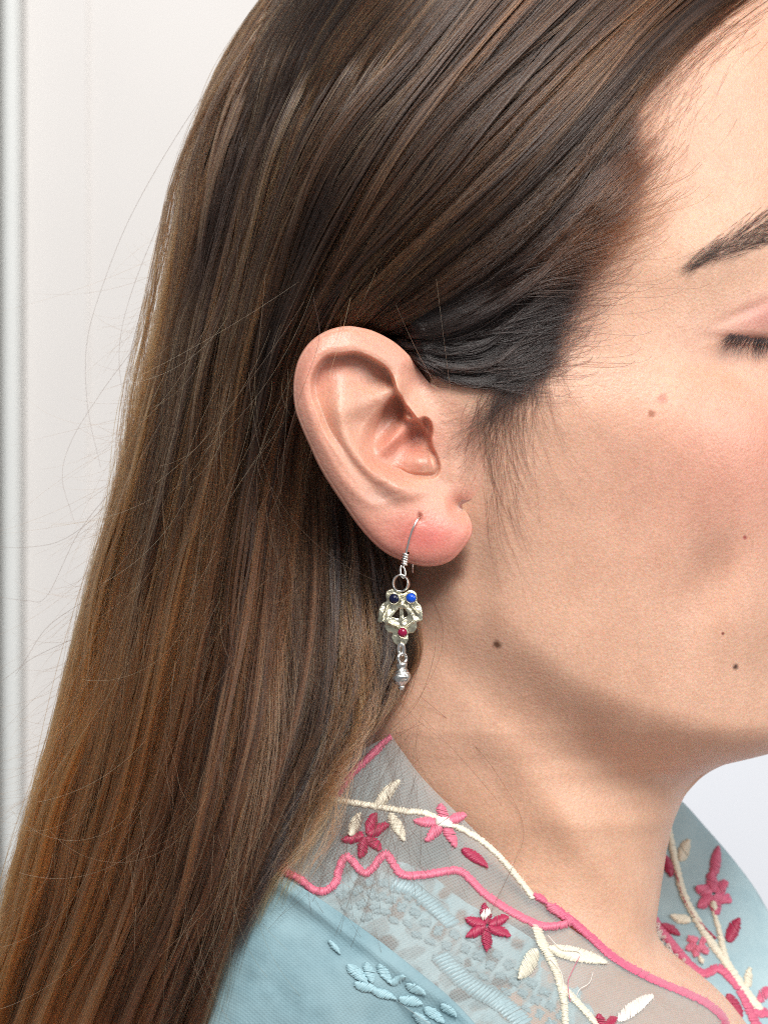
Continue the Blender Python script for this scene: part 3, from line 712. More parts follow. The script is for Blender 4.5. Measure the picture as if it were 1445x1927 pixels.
fine('lower_sideburn', None, 90, 14, 44, side3, 3.4e-5, (0.018, 0.012, 0.01))
def peach(r, n, M):
    x = r.uniform(930, 1445, n); y = r.uniform(330, 1400, n)
    ang = np.interp(y, [330, 600, 900, 1300], [140, 150, 128, 95]) + r.normal(size=n) * 14 - (x - 1200) * 0.03
    P = arc(r, x, y, ang, r.normal(size=n) * 20, r.uniform(8, 26, n), M); return P, 0.15 + 0.25 * np.linspace(0, 1, M)[None] * r.random(n)[:, None]
fine('facial_down', None, 3600, 5, 45, peach, 1.25e-5, (0.16, 0.08, 0.045), clear=0.02)
# eyebrow and lashes
def brow(r, n, M):
    t = r.random(n) ** 0.75
    low = catmull([(1268, 516), (1310, 503), (1370, 486), (1450, 462), (1520, 440)], 200); up = catmull([(1275, 508), (1325, 466), (1370, 434), (1440, 388), (1520, 355)], 200)
    i = (t * 199).astype(int); v = r.random(n)[:, None]; q = low[i] * (1 - v) + up[i] * v
    ang = 152 - 34 * (v[:, 0] - 0.5) + r.normal(size=n) * 7
    L = np.interp(t, [0, 0.3, 1], [30, 62, 74]) * r.uniform(0.6, 1.15, n)
    q = q + r.normal(size=q.shape) * [9, 4]
    return arc(r, q[:, 0] + 22, q[:, 1] - 9, ang + 6 * 0, -r.uniform(-4, 14, n), L, M), 0.25 + 0.5 * np.sin(np.linspace(0, np.pi, M))[None] * r.random(n)[:, None]
fine('eyebrow', None, 420, 9, 46, brow, 4.8e-5, (0.005, 0.004, 0.004))
def lash(r, n, M):
    t = r.random(n); x = 1374 + t * 130; y = 629 + 10 * np.sin(t * 2.2) + r.normal(size=n) * 2
    ang = np.interp(t, [0, 1], [172, 80]) + r.normal(size=n) * 16 * 1.0
    ang = np.where(t < 0.05, 160, ang); ang = np.clip(ang, 60, 165)
    return arc(r, x, y, ang - 20, r.uniform(-40, 20, n), r.uniform(22, 46, n), M), 1.2 + 3.5 * np.linspace(0, 1, M)[None] ** 0.8 * r.uniform(0.4, 1, n)[:, None]
fine('eyelash', None, 330, 10, 47, lash, 6.5e-5, (0.006, 0.005, 0.006))

# flyaway strands: (points px,py,d), drawn one by one and in small random families
fly = [[(430,110,58),(330,260,60),(250,400,62),(200,520,64),(165,640,64),(165,760,62),(190,880,58)],
 [(380,260,50),(300,420,55),(245,560,58),(225,660,58),(235,760,54),(262,850,50)],
 [(330,520,45),(262,640,50),(190,740,55),(135,830,60),(118,900,60),(140,980,58)],
 [(250,870,45),(190,960,50),(120,1015,55),(50,1030,60),(-20,1028,62)],
 [(170,1190,42),(110,1215,46),(60,1240,50),(20,1270,52),(-20,1300,54)],
 [(160,1130,42),(90,1180,46),(50,1240,50),(30,1270,50)],
 [(230,900,45),(150,1000,48),(90,1120,50),(50,1130,52),(-20,1120,54)],
 [(590,560,-12),(600,640,-20),(560,760,-22),(520,900,-18),(480,1040,-14)],
 [(660,560,-10),(640,640,-16),(622,700,-18),(600,800,-19),(585,850,-14),(565,960,0)],
 [(430,1160,-2),(440,1280,-4),(400,1420,-8),(380,1500,-10)],
 [(560,1240,2),(540,1420,-6),(480,1580,-10),(400,1700,-14),(300,1800,-18)],
 [(820,1180,8),(815,1240,8),(780,1330,9),(700,1400,8)],
 [(780,1060,14),(810,1120,14),(832,1180,14),(826,1240,13),(790,1310,12),(740,1370,11)],
 [(790,1310,16),(860,1370,17),(930,1450,18),(985,1560,22),(950,1660,16),(915,1740,4),(900,1790,0)],
 [(915,1740,0),(930,1700,4),(960,1640,12),(975,1600,16)],
 [(700,1240,12),(760,1330,14),(840,1400,17)]]
n_ = 16; FP = []; FR = []; FC = []
r_ = np.random.default_rng(5)
for i, f in enumerate(fly):
    FP.append(catmull(f, 40)); FR.append(np.full(40, 5.6e-5) * (1 - 0.5 * np.linspace(0, 1, 40))); FC.append(np.tile(GOLD * 0.5 if i in (8, 10) else DARK * 1.2, (40, 1)))
GAm = guides_arr(G_main, 90)
for k in range(640):
    s_ = r_.uniform(0.25, 0.95); q = ev(GAm, np.array([[0.005 + 0.02 * r_.random()]]), np.array([[s_]]))[0, 0]
    L = r_.gamma(2.2, 42) + 20; a = np.clip(r_.normal(140, 18), 105, 168) if r_.random() < 0.6 else r_.normal(112, 7)
    P2 = arc(r_, np.array([q[0] + 12]), np.array([q[1]]), np.array([a]), np.array([r_.normal(10, 38)]), np.array([L]), 40)[0]
    FP.append(np.concatenate([P2, q[2] - 4 + np.linspace(0, 1, 40)[:, None] * r_.normal(0, 6)], 1)); FR.append(np.full(40, 3.0e-5) * (1 - 0.7 * np.linspace(0, 1, 40))); FC.append(np.tile(MID * r_.uniform(0.12, 0.8), (40, 1)))
for k in range(170):  # crossing hairs on top of the mass
    s_ = r_.uniform(0.3, 0.9); q = ev(GAm, np.array([[r_.uniform(0.05, 1)]]), np.array([[s_]]))[0, 0]
    L = r_.uniform(80, 380); a = r_.normal(102, 16)
    P2 = arc(r_, np.array([q[0]]), np.array([q[1]]), np.array([a]), np.array([r_.normal(0, 34)]), np.array([L]), 40)[0]
    t = np.linspace(0, 1, 40)[:, None]
    FP.append(np.concatenate([P2, q[2] - 5.5 - 3 * np.sin(t * np.pi) - 3 * t], 1)); FR.append(np.full(40, 2.8e-5)); FC.append(np.tile(MID + (GOLD - MID) * r_.random() ** 2, (40, 1)))
for k in range(210):  # fine hairs lying over the collar
    x0, y0 = r_.uniform(520, 800), r_.uniform(1340, 1560); L = r_.uniform(80, 260)
    P2 = arc(r_, np.array([x0]), np.array([y0]), np.array([r_.normal(112, 30)]), np.array([r_.normal(0, 30)]), np.array([L]), 40)[0]
    FP.append(np.concatenate([P2, np.full((40, 1), 999.0)], 1)); FR.append(np.full(40, 3.2e-5)); FC.append(np.tile(DARK * r_.uniform(0.5, 1.3), (40, 1)))

# ------------------------------------------------------------------ tunic: cloth depth map
cloth_wr = lambda x, y: cloth(x, y) + 0.35 * vnoise(x * 0.7 + y * 0.5, y - x * 0.6, 60, 4) + 0.12 * vnoise(x, y, 22, 5)
tunic = link(bpy.data.objects.new('tunic', None)); tunic.location = (0.0, 0.06, -0.135)
tag(tunic, 'pale blue tunic with a sheer embroidered collar of pink flowers and cream stems', 'clothing')
bpy.context.view_layer.update()
TINV = -np.array(tunic.location)
def patch(name, poly, off, mat, step=7, depth=None, wr=None, parent=None, thick=0.25, attr=None):
    depth = depth or cloth_wr
    poly = np.asarray(poly, float); x0, y0 = poly.min(0); x1, y1 = poly.max(0)
    X_, Y_ = np.meshgrid(np.arange(x0, x1, step), np.arange(y0, y1, step)); X_ = X_ + (np.arange(X_.shape[0]) % 2)[:, None] * step / 2
    sd = poly_sdf(X_, Y_, poly); ok = sd > step * 0.45
    pts = np.vstack([poly, np.stack([X_[ok], Y_[ok]], 1)]); nb_ = len(poly)
    r = delaunay_2d_cdt([Vector(p) for p in pts.tolist()], [(i, (i + 1) % nb_) for i in range(nb_)], [], 1, 1e-4)
    v2 = np.array([tuple(p) for p in r[0]]); F = r[2]
    d = depth(v2[:, 0], v2[:, 1]) + off
    if wr is not None: d = d + wr(v2[:, 0], v2[:, 1])
    V = PX(v2[:, 0], v2[:, 1], d); F = [list(f)[::-1] for f in F]
    o = mesh_obj(name, V, F, mat, parent if parent is not None else tunic)
    o.location = TINV if parent is None else (0, 0, 0)
    if thick:
        md = o.modifiers.new('thickness', 'SOLIDIFY'); md.thickness = thick / 1000; md.offset = -1
    if attr is not None:
        a = o.data.attributes.new('lace', 'FLOAT', 'POINT'); a.data.foreach_set('value', attr(v2[:, 0], v2[:, 1]).astype(np.float32))
    return o
neck_edge = catmull([(735, 1383), (765, 1425), (800, 1470), (870, 1540), (920, 1590), (960, 1636), (1005, 1680), (1050, 1728), (1100, 1765), (1165, 1806), (1230, 1840), (1290, 1866), (1345, 1900), (1372, 1935), (1380, 1990)], 90)
collar_poly = np.vstack([neck_edge, [(1200, 1995), (900, 1995), (700, 1850), (560, 1700), (470, 1640), (470, 1520)], catmull([(520, 1480), (620, 1440), (735, 1383)], 12)[:-1]])
lace_poly = np.vstack([catmull([(560, 1690), (640, 1650), (720, 1618), (800, 1640), (880, 1700), (960, 1740), (1030, 1790), (1090, 1860), (1130, 1930), (1150, 1995)], 40), [(800, 1995), (640, 1850), (520, 1740)]])
under_poly = [(450, 1500), (520, 1600), (600, 1690), (700, 1775), (790, 1845), (860, 1915), (900, 1998), (90, 1998), (90, 1760), (400, 1560)]
blue_poly = np.vstack([catmull([(400, 1560), (470, 1590), (520, 1640), (600, 1690), (700, 1760), (790, 1830), (850, 1880), (900, 1935), (930, 1998)], 50), [(90, 1998), (90, 1760)]])
# opaque blue body of the tunic far under the sheer layers, the lace and the organza over them
patch('back_panel', under_poly, 2.2, M_blue_cloth, 9)
def holes(x, y):
    # a net of petals and bars along the lace band
    u = (x * 0.80 + y * 0.60); v = (-x * 0.60 + y * 0.80)
    a = np.sin(u / 13.0 + 1.2 * np.sin(v / 31.0)) * np.sin(v / 15.0 + 1.0 * np.sin(u / 27.0))
    b = vnoise(x, y, 26, 9) * 0.35
    bars = np.sin(u / 3.4) * np.exp(-0.5 * (((v - 765) % 95 - 47) / 14) ** 2)
    return np.clip(sstep(0.45, 0.15, np.abs(a) + b - 0.1) * 0.45 + 0.5 + 0.3 * bars - 0.9 * sstep(0.5, 0.62, a + b), 0.05, 0.95)
patch('lace_panel', lace_poly, 0.9, M_lace, 3.6, attr=holes, thick=0)
patch('collar', collar_poly, 0.0, M_organza, 6, thick=0)
patch('shoulder_panel', blue_poly, -1.3, M_blue_cloth, 6, wr=lambda x, y: 1.3 * vnoise(x + 0.5 * y, y * 0.5, 70, 21) * sstep(1660, 1760, y) * sstep(640, 560, x) + 1.6 * np.sin((x * 0.55 + y) / 46) * sstep(1640, 1760, y) * 0.5 - 1.2 * np.exp(-0.5 * ((y - (1660 + (x - 520) * 0.72)) / 10) ** 2), thick=0.3)

# ---- satin stitch
def unit(v): return v / (np.linalg.norm(v, axis=-1, keepdims=True) + 1e-12)
def stitches(name, A, B, h, w, mat, parent, surf=None, jitter=0.6, seed=0, loc=None):
    """threads from A to B (n,2 px), arched h mm over the cloth, each w px wide"""
    r = np.random.default_rng(seed + len(A)); n = len(A); K = 6
    A = A + r.normal(size=A.shape) * jitter; B = B + r.normal(size=B.shape) * jitter
    surf = surf or (lambda x, y: cloth_wr(x, y) - 0.1)
    t = np.linspace(0, 1, K)[None, :, None]
    C = A[:, None] * (1 - t) + B[:, None] * t
    arch = np.sqrt(np.maximum(1 - (2 * t[..., 0] - 1) ** 2, 0)) * (h * r.uniform(0.85, 1.1, n)[:, None])
    d = surf(C[..., 0], C[..., 1]) - arch + 0.05
    T2 = unit(B - A)[:, None]; N2 = np.stack([T2[..., 1], -T2[..., 0]], -1) * np.ones((n, K, 1))
    prof = (0.55 + 0.45 * np.sin(np.linspace(0.12, np.pi - 0.12, K)))[None, :, None]
    Vs = []
    for sx, up in ((-0.5, 0), (0, 1), (0.5, 0)):
        q = C + N2 * (sx * w) * prof; Vs.append(PX(q[..., 0], q[..., 1], d - up * w * S * 0.42))
    V = np.stack(Vs, 2).reshape(-1, 3)      # n,K,3
    base_ = np.arange(n)[:, None, None] * K * 3
    i = np.arange(K - 1)[None, :, None]; j = np.arange(2)[None, None, :]
    a = base_ + i * 3 + j
    F = np.stack([a, a + 1, a + 4, a + 3], -1).reshape(-1, 4)
    o = mesh_obj(name, V, F, mat, parent)
    o.location = loc if loc is not None else (0, 0, 0)
    return o
FZ = []
def cord(name, pts, width, mat, parent, h=0.55, gap=2.4, n=None, surf=None, slant=0.35, seed=0, loc=None):
    P_ = np.asarray(pts, float)
    L = np.linalg.norm(np.diff(P_[:, :2], axis=0), axis=1).sum(); m_ = n or int(L / gap)
    if P_.shape[1] == 2: P_ = np.hstack([P_, np.full((len(P_), 1), width)])
    C = catmull(P_, m_); T2 = unit(np.gradient(C[:, :2], axis=0)); N2 = np.stack([-T2[:, 1], T2[:, 0]], 1)
    hw = C[:, 2:3] / 2
    if surf is None: FZ.append((C[:, :2], C[:, 2], tuple(mat.diffuse_color)[:3] if False else mat.name))
    return stitches(name, C[:, :2] + N2 * hw - T2 * hw * slant, C[:, :2] - N2 * hw + T2 * hw * slant, h, gap * 1.65, mat, parent, surf, seed=seed, loc=loc)
def petal(name, p0, p1, wid, mat, parent, surf=None, h=0.8, seed=0, loc=None):
    p0, p1 = np.array(p0, float), np.array(p1, float); L = np.linalg.norm(p1 - p0); n = max(6, int(L / 2.3))
    t = np.linspace(0.03, 0.97, n); C = p0 + (p1 - p0) * t[:, None]
    w = wid * np.sin(np.pi * t ** 0.8) ** 0.7 + 1.5
    return cord(name, np.hstack([C, w[:, None]]), 0, mat, parent, h, n=n, surf=surf, slant=0.5, seed=seed, loc=loc)
def part_empty(name, px, py, surf=None, label=None):
    e = link(bpy.data.objects.new(name, None), tunic)
    p = PX(px, py, (surf or cloth_wr)(px, py)); e.location = p + TINV
    if label: e['label'] = label
    return e, -p
cord('scalloped_border', [(500,1590),(512,1625),(535,1640),(565,1655),(590,1674),(612,1676),(632,1660),(637,1640),(645,1618),(655,1612),(668,1626),(686,1643),(702,1632),(718,1612),(728,1606),(738,1622),(756,1645),(790,1647),(830,1641),(862,1638),(885,1655),(910,1680),(945,1705),(980,1725),(1020,1742),(1060,1740),(1075,1730)], 15, M_rose, tunic, loc=TINV, seed=1)
cord('collar_edging', [(1040,1705),(1075,1732),(1110,1762),(1150,1798),(1200,1828),(1250,1852),(1290,1868),(1330,1888),(1358,1912),(1368,1940),(1372,1975)], 15, M_pink, tunic, loc=TINV, seed=2)
cord('upper_edging', [(735,1386,9),(718,1402,13),(695,1425,14),(665,1452,15),(650,1475,13),(632,1500,9)], 14, M_rose, tunic, loc=TINV, seed=3)
cord('stem', [(600,1498),(650,1508),(700,1516),(760,1526),(800,1530),(840,1548),(880,1566),(910,1585),(940,1612),(960,1635),(985,1665),(1003,1690)], 11, M_cream, tunic, loc=TINV, seed=4)
cord('stem', [(1008,1740,16),(1020,1775,18),(1033,1800,16),(1048,1832,15),(1058,1870,14),(1062,1900,13),(1064,1950,13)], 14, M_cream, tunic, loc=TINV, seed=5)
cord('stem', [(1052,1850,14),(1080,1880,12),(1103,1905,12),(1120,1925,11),(1150,1960,11)], 12, M_cream, tunic, loc=TINV, seed=6)
cord('thin_stem', [(1042,1712,8),(1060,1728,9)], 8, M_pink, tunic, loc=TINV, seed=7)
def leaf(p0, p1, w, mat, **k): return petal('leaf', p0, p1, w, mat, tunic, loc=TINV, **k)
leaf((705, 1518), (752, 1468), 21, M_cream); leaf((735, 1530), (760, 1582), 21, M_cream, seed=3)
leaf((870, 1596), (918, 1632), 19, M_mag, seed=4); leaf((1012, 1788), (975, 1842), 28, M_cream, seed=5)
leaf((1030, 1782), (1143, 1812), 26, M_cream, seed=6); leaf((1160, 1918), (1230, 1872), 24, M_white, seed=7)
leaf((565, 1515), (540, 1545), 14, M_mag, seed=8); leaf((550, 1560), (538, 1602), 16, M_mag, seed=9); leaf((560, 1530), (530, 1570), 12, M_pink, seed=10)
leaf((1005, 1682), (1030, 1700), 14, M_pink, seed=11); leaf((1030, 1700), (1052, 1722), 18, M_rose, seed=12)
def flower(cx, cy, tips, w, mat, centre, cmat, label, surf=None, r0=9, ch=1.0):
    e, L = part_empty('embroidered_flower', cx, cy, surf, label)
    for i, (x, y) in enumerate(tips):
        v = np.array([x - cx, y - cy], float); l = np.linalg.norm(v); v /= l
        petal('petal', (cx + v[0] * r0 * 0.5, cy + v[1] * r0 * 0.5), (x, y), w, mat, e, surf, seed=i, loc=L)
    (x0, y0), (x1, y1), cw = centre
    sf = surf or (lambda x, y: cloth_wr(x, y) - 0.1)
    petal('flower_centre', (x0, y0), (x1, y1), cw, cmat, e, lambda x, y: sf(x, y) - 0.5, h=ch, seed=9, loc=L)
flower(688, 1572, [(709, 1530), (732, 1552), (716, 1600), (677, 1614), (643, 1580)], 21, M_mag, ((658, 1572), (678, 1530), 20), M_cream, 'magenta embroidered flower with a cream centre just right of the hair tips')
flower(836, 1548, [(829, 1512), (878, 1534), (857, 1594), (800, 1582), (778, 1544)], 20, M_rose, ((822, 1540), (850, 1556), 22), M_white, 'rose pink embroidered flower with a white centre at the neck edge')
flower(916, 1742, [(876, 1728), (877, 1762), (915, 1790), (960, 1762), (957, 1726), (912, 1700)], 20, M_mag, ((906, 1722), (922, 1718), 22), M_white, 'magenta embroidered flower with a white centre below the pink scalloped line')
flower(1135, 1935, [(1126, 1908), (1160, 1915), (1100, 1935), (1160, 1955)], 18, M_mag, ((1130, 1935), (1150, 1940), 14), M_cream, 'magenta embroidered flower at the lower edge beside a white leaf')
# pale blue embroidery: petals and bars of the lace band under the sheer collar, and a raised spray on the shoulder
M_pale = thread('pale_blue_thread', lin(150, 174, 180)); M_aqua = thread('aqua_thread', lin(150, 186, 196))
lsf = lambda x, y: cloth_wr(x, y) + 0.7
e_l, L_l = part_empty('lace_embroidery', 880, 1780, lsf)
rl = np.random.default_rng(17); LB = catmull([(640, 1670), (720, 1650), (800, 1690), (880, 1750), (960, 1800), (1030, 1860), (1080, 1930), (1100, 1985)], 22)
LT = unit(np.gradient(LB, axis=0)); LN = np.stack([-LT[:, 1], LT[:, 0]], 1)
for i in range(22):
    b = LB[i] + LN[i] * rl.normal(0, 4)
    for off_, ang_ in ((12, 35), (12, -35), (38, 20), (38, -50), (66, 0)):
        c = b + LN[i] * off_ * (1 if i % 2 else 0.9); a_ = math.radians(ang_ + rl.normal(0, 12)); v = LT[i] * math.cos(a_) + LN[i] * math.sin(a_)
        if c[1] < 1975 and poly_sdf(np.array([c[0]]), np.array([c[1]]), lace_poly)[0] > 8:
            petal('petal', c - v * 9, c + v * 10, rl.uniform(10, 14), M_pale, e_l, lsf, h=0.5, seed=i, loc=L_l)
cord('ladder_stitch', [(742, 1664), (780, 1676), (815, 1705), (850, 1738)], 26, M_pale, tunic, gap=7, h=0.4, surf=lsf, loc=TINV, seed=50)
cord('ladder_stitch', [(830, 1800), (880, 1850), (940, 1885), (985, 1925)], 34, M_pale, tunic, gap=7, h=0.4, surf=lsf, loc=TINV, seed=51)
sh = bpy.data.objects['shoulder_panel']
ssf = lambda x, y: cloth_wr(x, y) - 1.3 - 0.3 + 1.6 * np.sin((x * 0.55 + y) / 46) * sstep(1640, 1760, y) * 0.5 - 1.2 * np.exp(-0.5 * ((y - (1660 + (x - 520) * 0.72)) / 10) ** 2)
e_s, L_s = part_empty('raised_spray', 740, 1860, ssf, 'pale aqua raised embroidery on the blue shoulder')
for a_, b_, w_ in [((655,1815),(690,1850),20),((690,1812),(700,1850),18),((668,1850),(712,1866),18),((712,1815),(735,1850),17),((735,1850),(762,1838),15),((700,1862),(745,1880),16),((752,1878),(795,1890),18),((765,1852),(800,1872),16),
                   ((800,1895),(835,1925),18),((780,1905),(812,1940),17),((830,1890),(858,1912),15),((620,1770),(640,1795),10)]:
    petal('petal', a_, b_, w_, M_aqua, e_s, ssf, h=0.4, seed=int(a_[0]), loc=L_s)
# loose threads
def loose(name, pts, mat, rad=0.10):
    C = catmull(np.array(pts, float), 24); d = cloth_wr(C[:, 0], C[:, 1]) - 0.9 - 0.6 * np.sin(np.linspace(0, np.pi, 24))
    P_ = PX(C[:, 0], C[:, 1], d); return tube(name, P_, rad / 1000, mat, tunic, TINV, 5)
def tube(name, P_, rad, mat, parent, loc, ns=8, closed=False):
    P_ = np.asarray(P_, float); n = len(P_); T3 = unit(np.gradient(P_, axis=0) if not closed else np.roll(P_, -1, 0) - np.roll(P_, 1, 0))
    ref = np.array([0, 1.0, 0.001]); A_ = unit(np.cross(T3, ref)); B_ = np.cross(T3, A_)
    a = np.linspace(0, 2 * np.pi, ns, endpoint=False); rad = np.broadcast_to(np.asarray(rad, float), (n,))
    V = P_[:, None] + (np.cos(a)[None, :, None] * A_[:, None] + np.sin(a)[None, :, None] * B_[:, None]) * rad[:, None, None]
    F = grid_faces(n, ns, True)
    if closed:
        j = np.arange(ns); F = np.vstack([F, np.stack([(n - 1) * ns + j, (n - 1) * ns + (j + 1) % ns, (j + 1) % ns, j], 1)])
    o = mesh_obj(name, V.reshape(-1, 3), F, mat, parent); o.location = loc; return o
loose('loose_thread', [(1030, 1760), (1055, 1785), (1085, 1790), (1095, 1800)], M_white); loose('loose_thread', [(1115, 1830), (1108, 1850), (1090, 1862), (1082, 1880)], M_white)
loose('loose_thread', [(1090, 1800), (1075, 1830), (1068, 1850), (1072, 1885)], M_pink); loose('loose_thread', [(1035, 1805), (1055, 1830), (1058, 1860), (1050, 1870)], M_white)

# ---- the far side of the collar, across the chest
fcx, fcy = np.meshgrid(np.arange(1180, 1601, 6.0), np.arange(1440, 2021, 6.0))
Df = rbf([(1262, 1500, 128), (1250, 1600, 122), (1225, 1720, 112), (1300, 1560, 128), (1445, 1720, 122), (1300, 1800, 104), (1400, 1900, 92), (1560, 1900, 110), (1230, 1740, 112), (1450, 2000, 84), (1380, 1700, 118)], np.stack([fcx, fcy], -1))
farmap = Map(1180, 1440, 6.0, Df)
far = lambda x, y: farmap(x, y) + 0.6 * vnoise(x + y * 0.3, y * 0.5, 55, 14)
far_poly = np.vstack([catmull([(1262, 1498), (1285, 1510), (1330, 1560), (1375, 1612), (1420, 1672), (1460, 1740), (1560, 1900)], 40), [(1580, 2010), (1400, 2010)],
                      catmull([(1380, 1960), (1330, 1900), (1290, 1848), (1262, 1800), (1235, 1755), (1215, 1715), (1200, 1680), (1205, 1600), (1225, 1530)], 40)])
patch('far_collar', far_poly, 0, M_far_cloth, 7, depth=far, thick=0.5)
fs = lambda x, y: far(x, y) - 0.2
FL = dict(surf=fs, loc=TINV)
cord('scalloped_border', [(1218,1706),(1225,1722),(1250,1760),(1275,1790),(1300,1818),(1325,1832),(1350,1822),(1375,1840),(1395,1868),(1410,1900),(1430,1945)], 17, M_pink, tunic, gap=3.2, seed=20, **FL)
cord('stem', [(1258,1560,12),(1270,1620,13),(1285,1680,13),(1310,1730,14),(1335,1770,15),(1365,1810,15),(1395,1855,15),(1430,1900,15)], 13, M_cream, tunic, gap=3.2, seed=21, **FL)
cord('stem', [(1342,1715,8),(1352,1750,10),(1360,1785,12),(1367,1812,14)], 10, M_cream, tunic, gap=3.2, seed=22, **FL)
cord('thin_stem', [(1270,1640),(1290,1700),(1320,1740),(1345,1765)], 4, M_mag, tunic, gap=3.2, seed=23, **FL)
for k_, (a_, b_, w_, m_) in enumerate([((1278,1618),(1297,1580),22,M_cream),((1298,1735),(1262,1722),18,M_cream),((1367,1770),(1392,1728),24,M_mag),((1240,1600),(1232,1650),22,M_mag),((1252,1610),(1262,1650),20,M_mag),
        ((1245,1738),(1278,1760),16,M_mag),((1340,1650),(1352,1592),20,M_pink),((1405,1858),(1410,1820),15,M_cream),((1370,1870),(1395,1915),20,M_mag),((1425,1880),(1450,1860),22,M_pink),((1420,1900),(1450,1912),20,M_pink)]):
    petal('leaf', a_, b_, w_, m_, tunic, seed=30 + k_, h=0.6, **FL)
flower(1342, 1682, [(1338, 1640), (1369, 1660), (1374, 1698), (1346, 1722), (1312, 1706), (1310, 1668)], 24, M_pink, ((1342, 1696), (1344, 1712), 14), M_cream, 'dusty pink six petalled flower on the far side of the collar', surf=fs)
flower(1312, 1775, [(1296, 1762), (1328, 1770), (1330, 1795), (1306, 1800), (1290, 1785)], 18, M_rose, ((1316, 1800), (1322, 1812), 9), M_cream, 'rose flower crossed by the cream stem on the far side of the collar', surf=fs)
# white lace edge inside the far collar
r_l = np.random.default_rng(8); LP = catmull([(1216, 1738), (1228, 1770), (1255, 1800), (1278, 1830), (1300, 1862), (1330, 1890), (1360, 1930), (1380, 1980)], 60)
Vv = []; Ff = []
for i in range(0, 60):
    for q in range(5):
        c = LP[i] + r_l.normal(size=2) * np.array([9, 6]) + np.array([6, 3]); rr_ = r_l.uniform(2.5, 5); a = np.linspace(0, 2 * np.pi, 9)[:-1]
        dq = far(*c) - 1.5 + r_l.normal() * 0.4
        b0 = len(Vv)
        for rad_, dz in ((rr_, 0), (rr_ * 0.75, -0.5), (rr_ * 0.4, 0)):
            for t in a: Vv.append(PX(c[0] + rad_ * math.cos(t), c[1] + rad_ * math.sin(t), dq + dz))
        for l in range(2):
            for j in range(8): Ff.append([b0 + l * 8 + j, b0 + l * 8 + (j + 1) % 8, b0 + (l + 1) * 8 + (j + 1) % 8, b0 + (l + 1) * 8 + j])
o = mesh_obj('lace_trim', Vv, Ff, M_white, tunic); o.location = TINV; tag(o, kind='stuff')

# stray fibres standing off the embroidery
rf = np.random.default_rng(33); cols = {'pink_thread': lin(215, 120, 150), 'rose_thread': lin(225, 140, 162), 'magenta_thread': lin(190, 60, 105), 'cream_thread': lin(236, 230, 214), 'white_thread': lin(240, 236, 230)}
QP, QC = [], []
for C_, W_, nm in FZ:
    if nm not in cols: continue
    for i in range(0, len(C_)):
        for _ in range(2):
            if rf.random() < 0.45: continue
            a = rf.uniform(0, 2 * np.pi); p = C_[i] + np.array([math.cos(a), math.sin(a)]) * W_[i] * 0.4
            q = arc(rf, p[:1], p[1:], np.array([math.degrees(a) + rf.normal(0, 30)]), np.array([rf.normal(0, 90)]), np.array([rf.uniform(3, 11)]), 6)[0]
            d = cloth_wr(q[:, 0], q[:, 1]) - 0.5 - 0.5 * rf.random() * np.linspace(0, 1, 6)
            QP.append(np.concatenate([q, d[:, None]], 1)); QC.append(np.tile(cols[nm], (6, 1)))
M_fibre = NT('fibre'); M_fibre = M_fibre.surf(M_fibre.n('BsdfPrincipled', Base_Color=M_fibre.n('Attribute', dict(attribute_name='tint')).outputs['Color'], Roughness=0.7).outputs[0])
o = hair_curves('thread_fuzz', np.array(QP), np.full((len(QP), 6), 2.2e-5), np.array(QC), M_fibre, tunic); o.location = TINV

# the loose hairs over the collar can be laid now that the cloth exists
for i, p in enumerate(FP):
    if p[0, 2] > 900: p[:, 2] = np.minimum(cloth(p[:, 0], p[:, 1]), D_clean(p[:, 0], p[:, 1])) - 1.8 - 2.0 * np.sin(np.linspace(0, np.pi, 40))
hair_curves('flyaway_hair', np.array(FP), np.array(FR), np.array(FC), M_fuzz, person)

# ------------------------------------------------------------------ earring
ER0 = PX(755, 1160, -10)
earring = link(bpy.data.objects.new('earring', None)); earring.location = ER0
tag(earring, 'silver drop earring with blue and red stones hanging from the pierced earlobe', 'earring')
bpy.context.view_layer.update()
EL = -np.array(ER0)
def P3(L): L = np.array(L, float); return PX(L[:, 0], L[:, 1], L[:, 2])
ld = float(ear_front(789, 974))
wire = catmull([(776, 1078, ld + 7), (777, 1060, ld + 8), (790, 1010, ld + 8), (797, 980, ld + 6), (792, 973, ld + 1), (789, 973.5, ld - 1.0), (784, 980, ld - 2.2), (776, 996, ld - 2.8), (770, 1015, ld - 2.6), (766, 1032, ld - 2.4), (763, 1048, ld - 2.4), (761, 1064, ld - 2.4)], 70)
WP = PX(wire[:, 0], wire[:, 1], wire[:, 2])
tube('ear_wire', WP, 0.00028, M_silver, earring, EL, 10)
wd = ld - 2.4
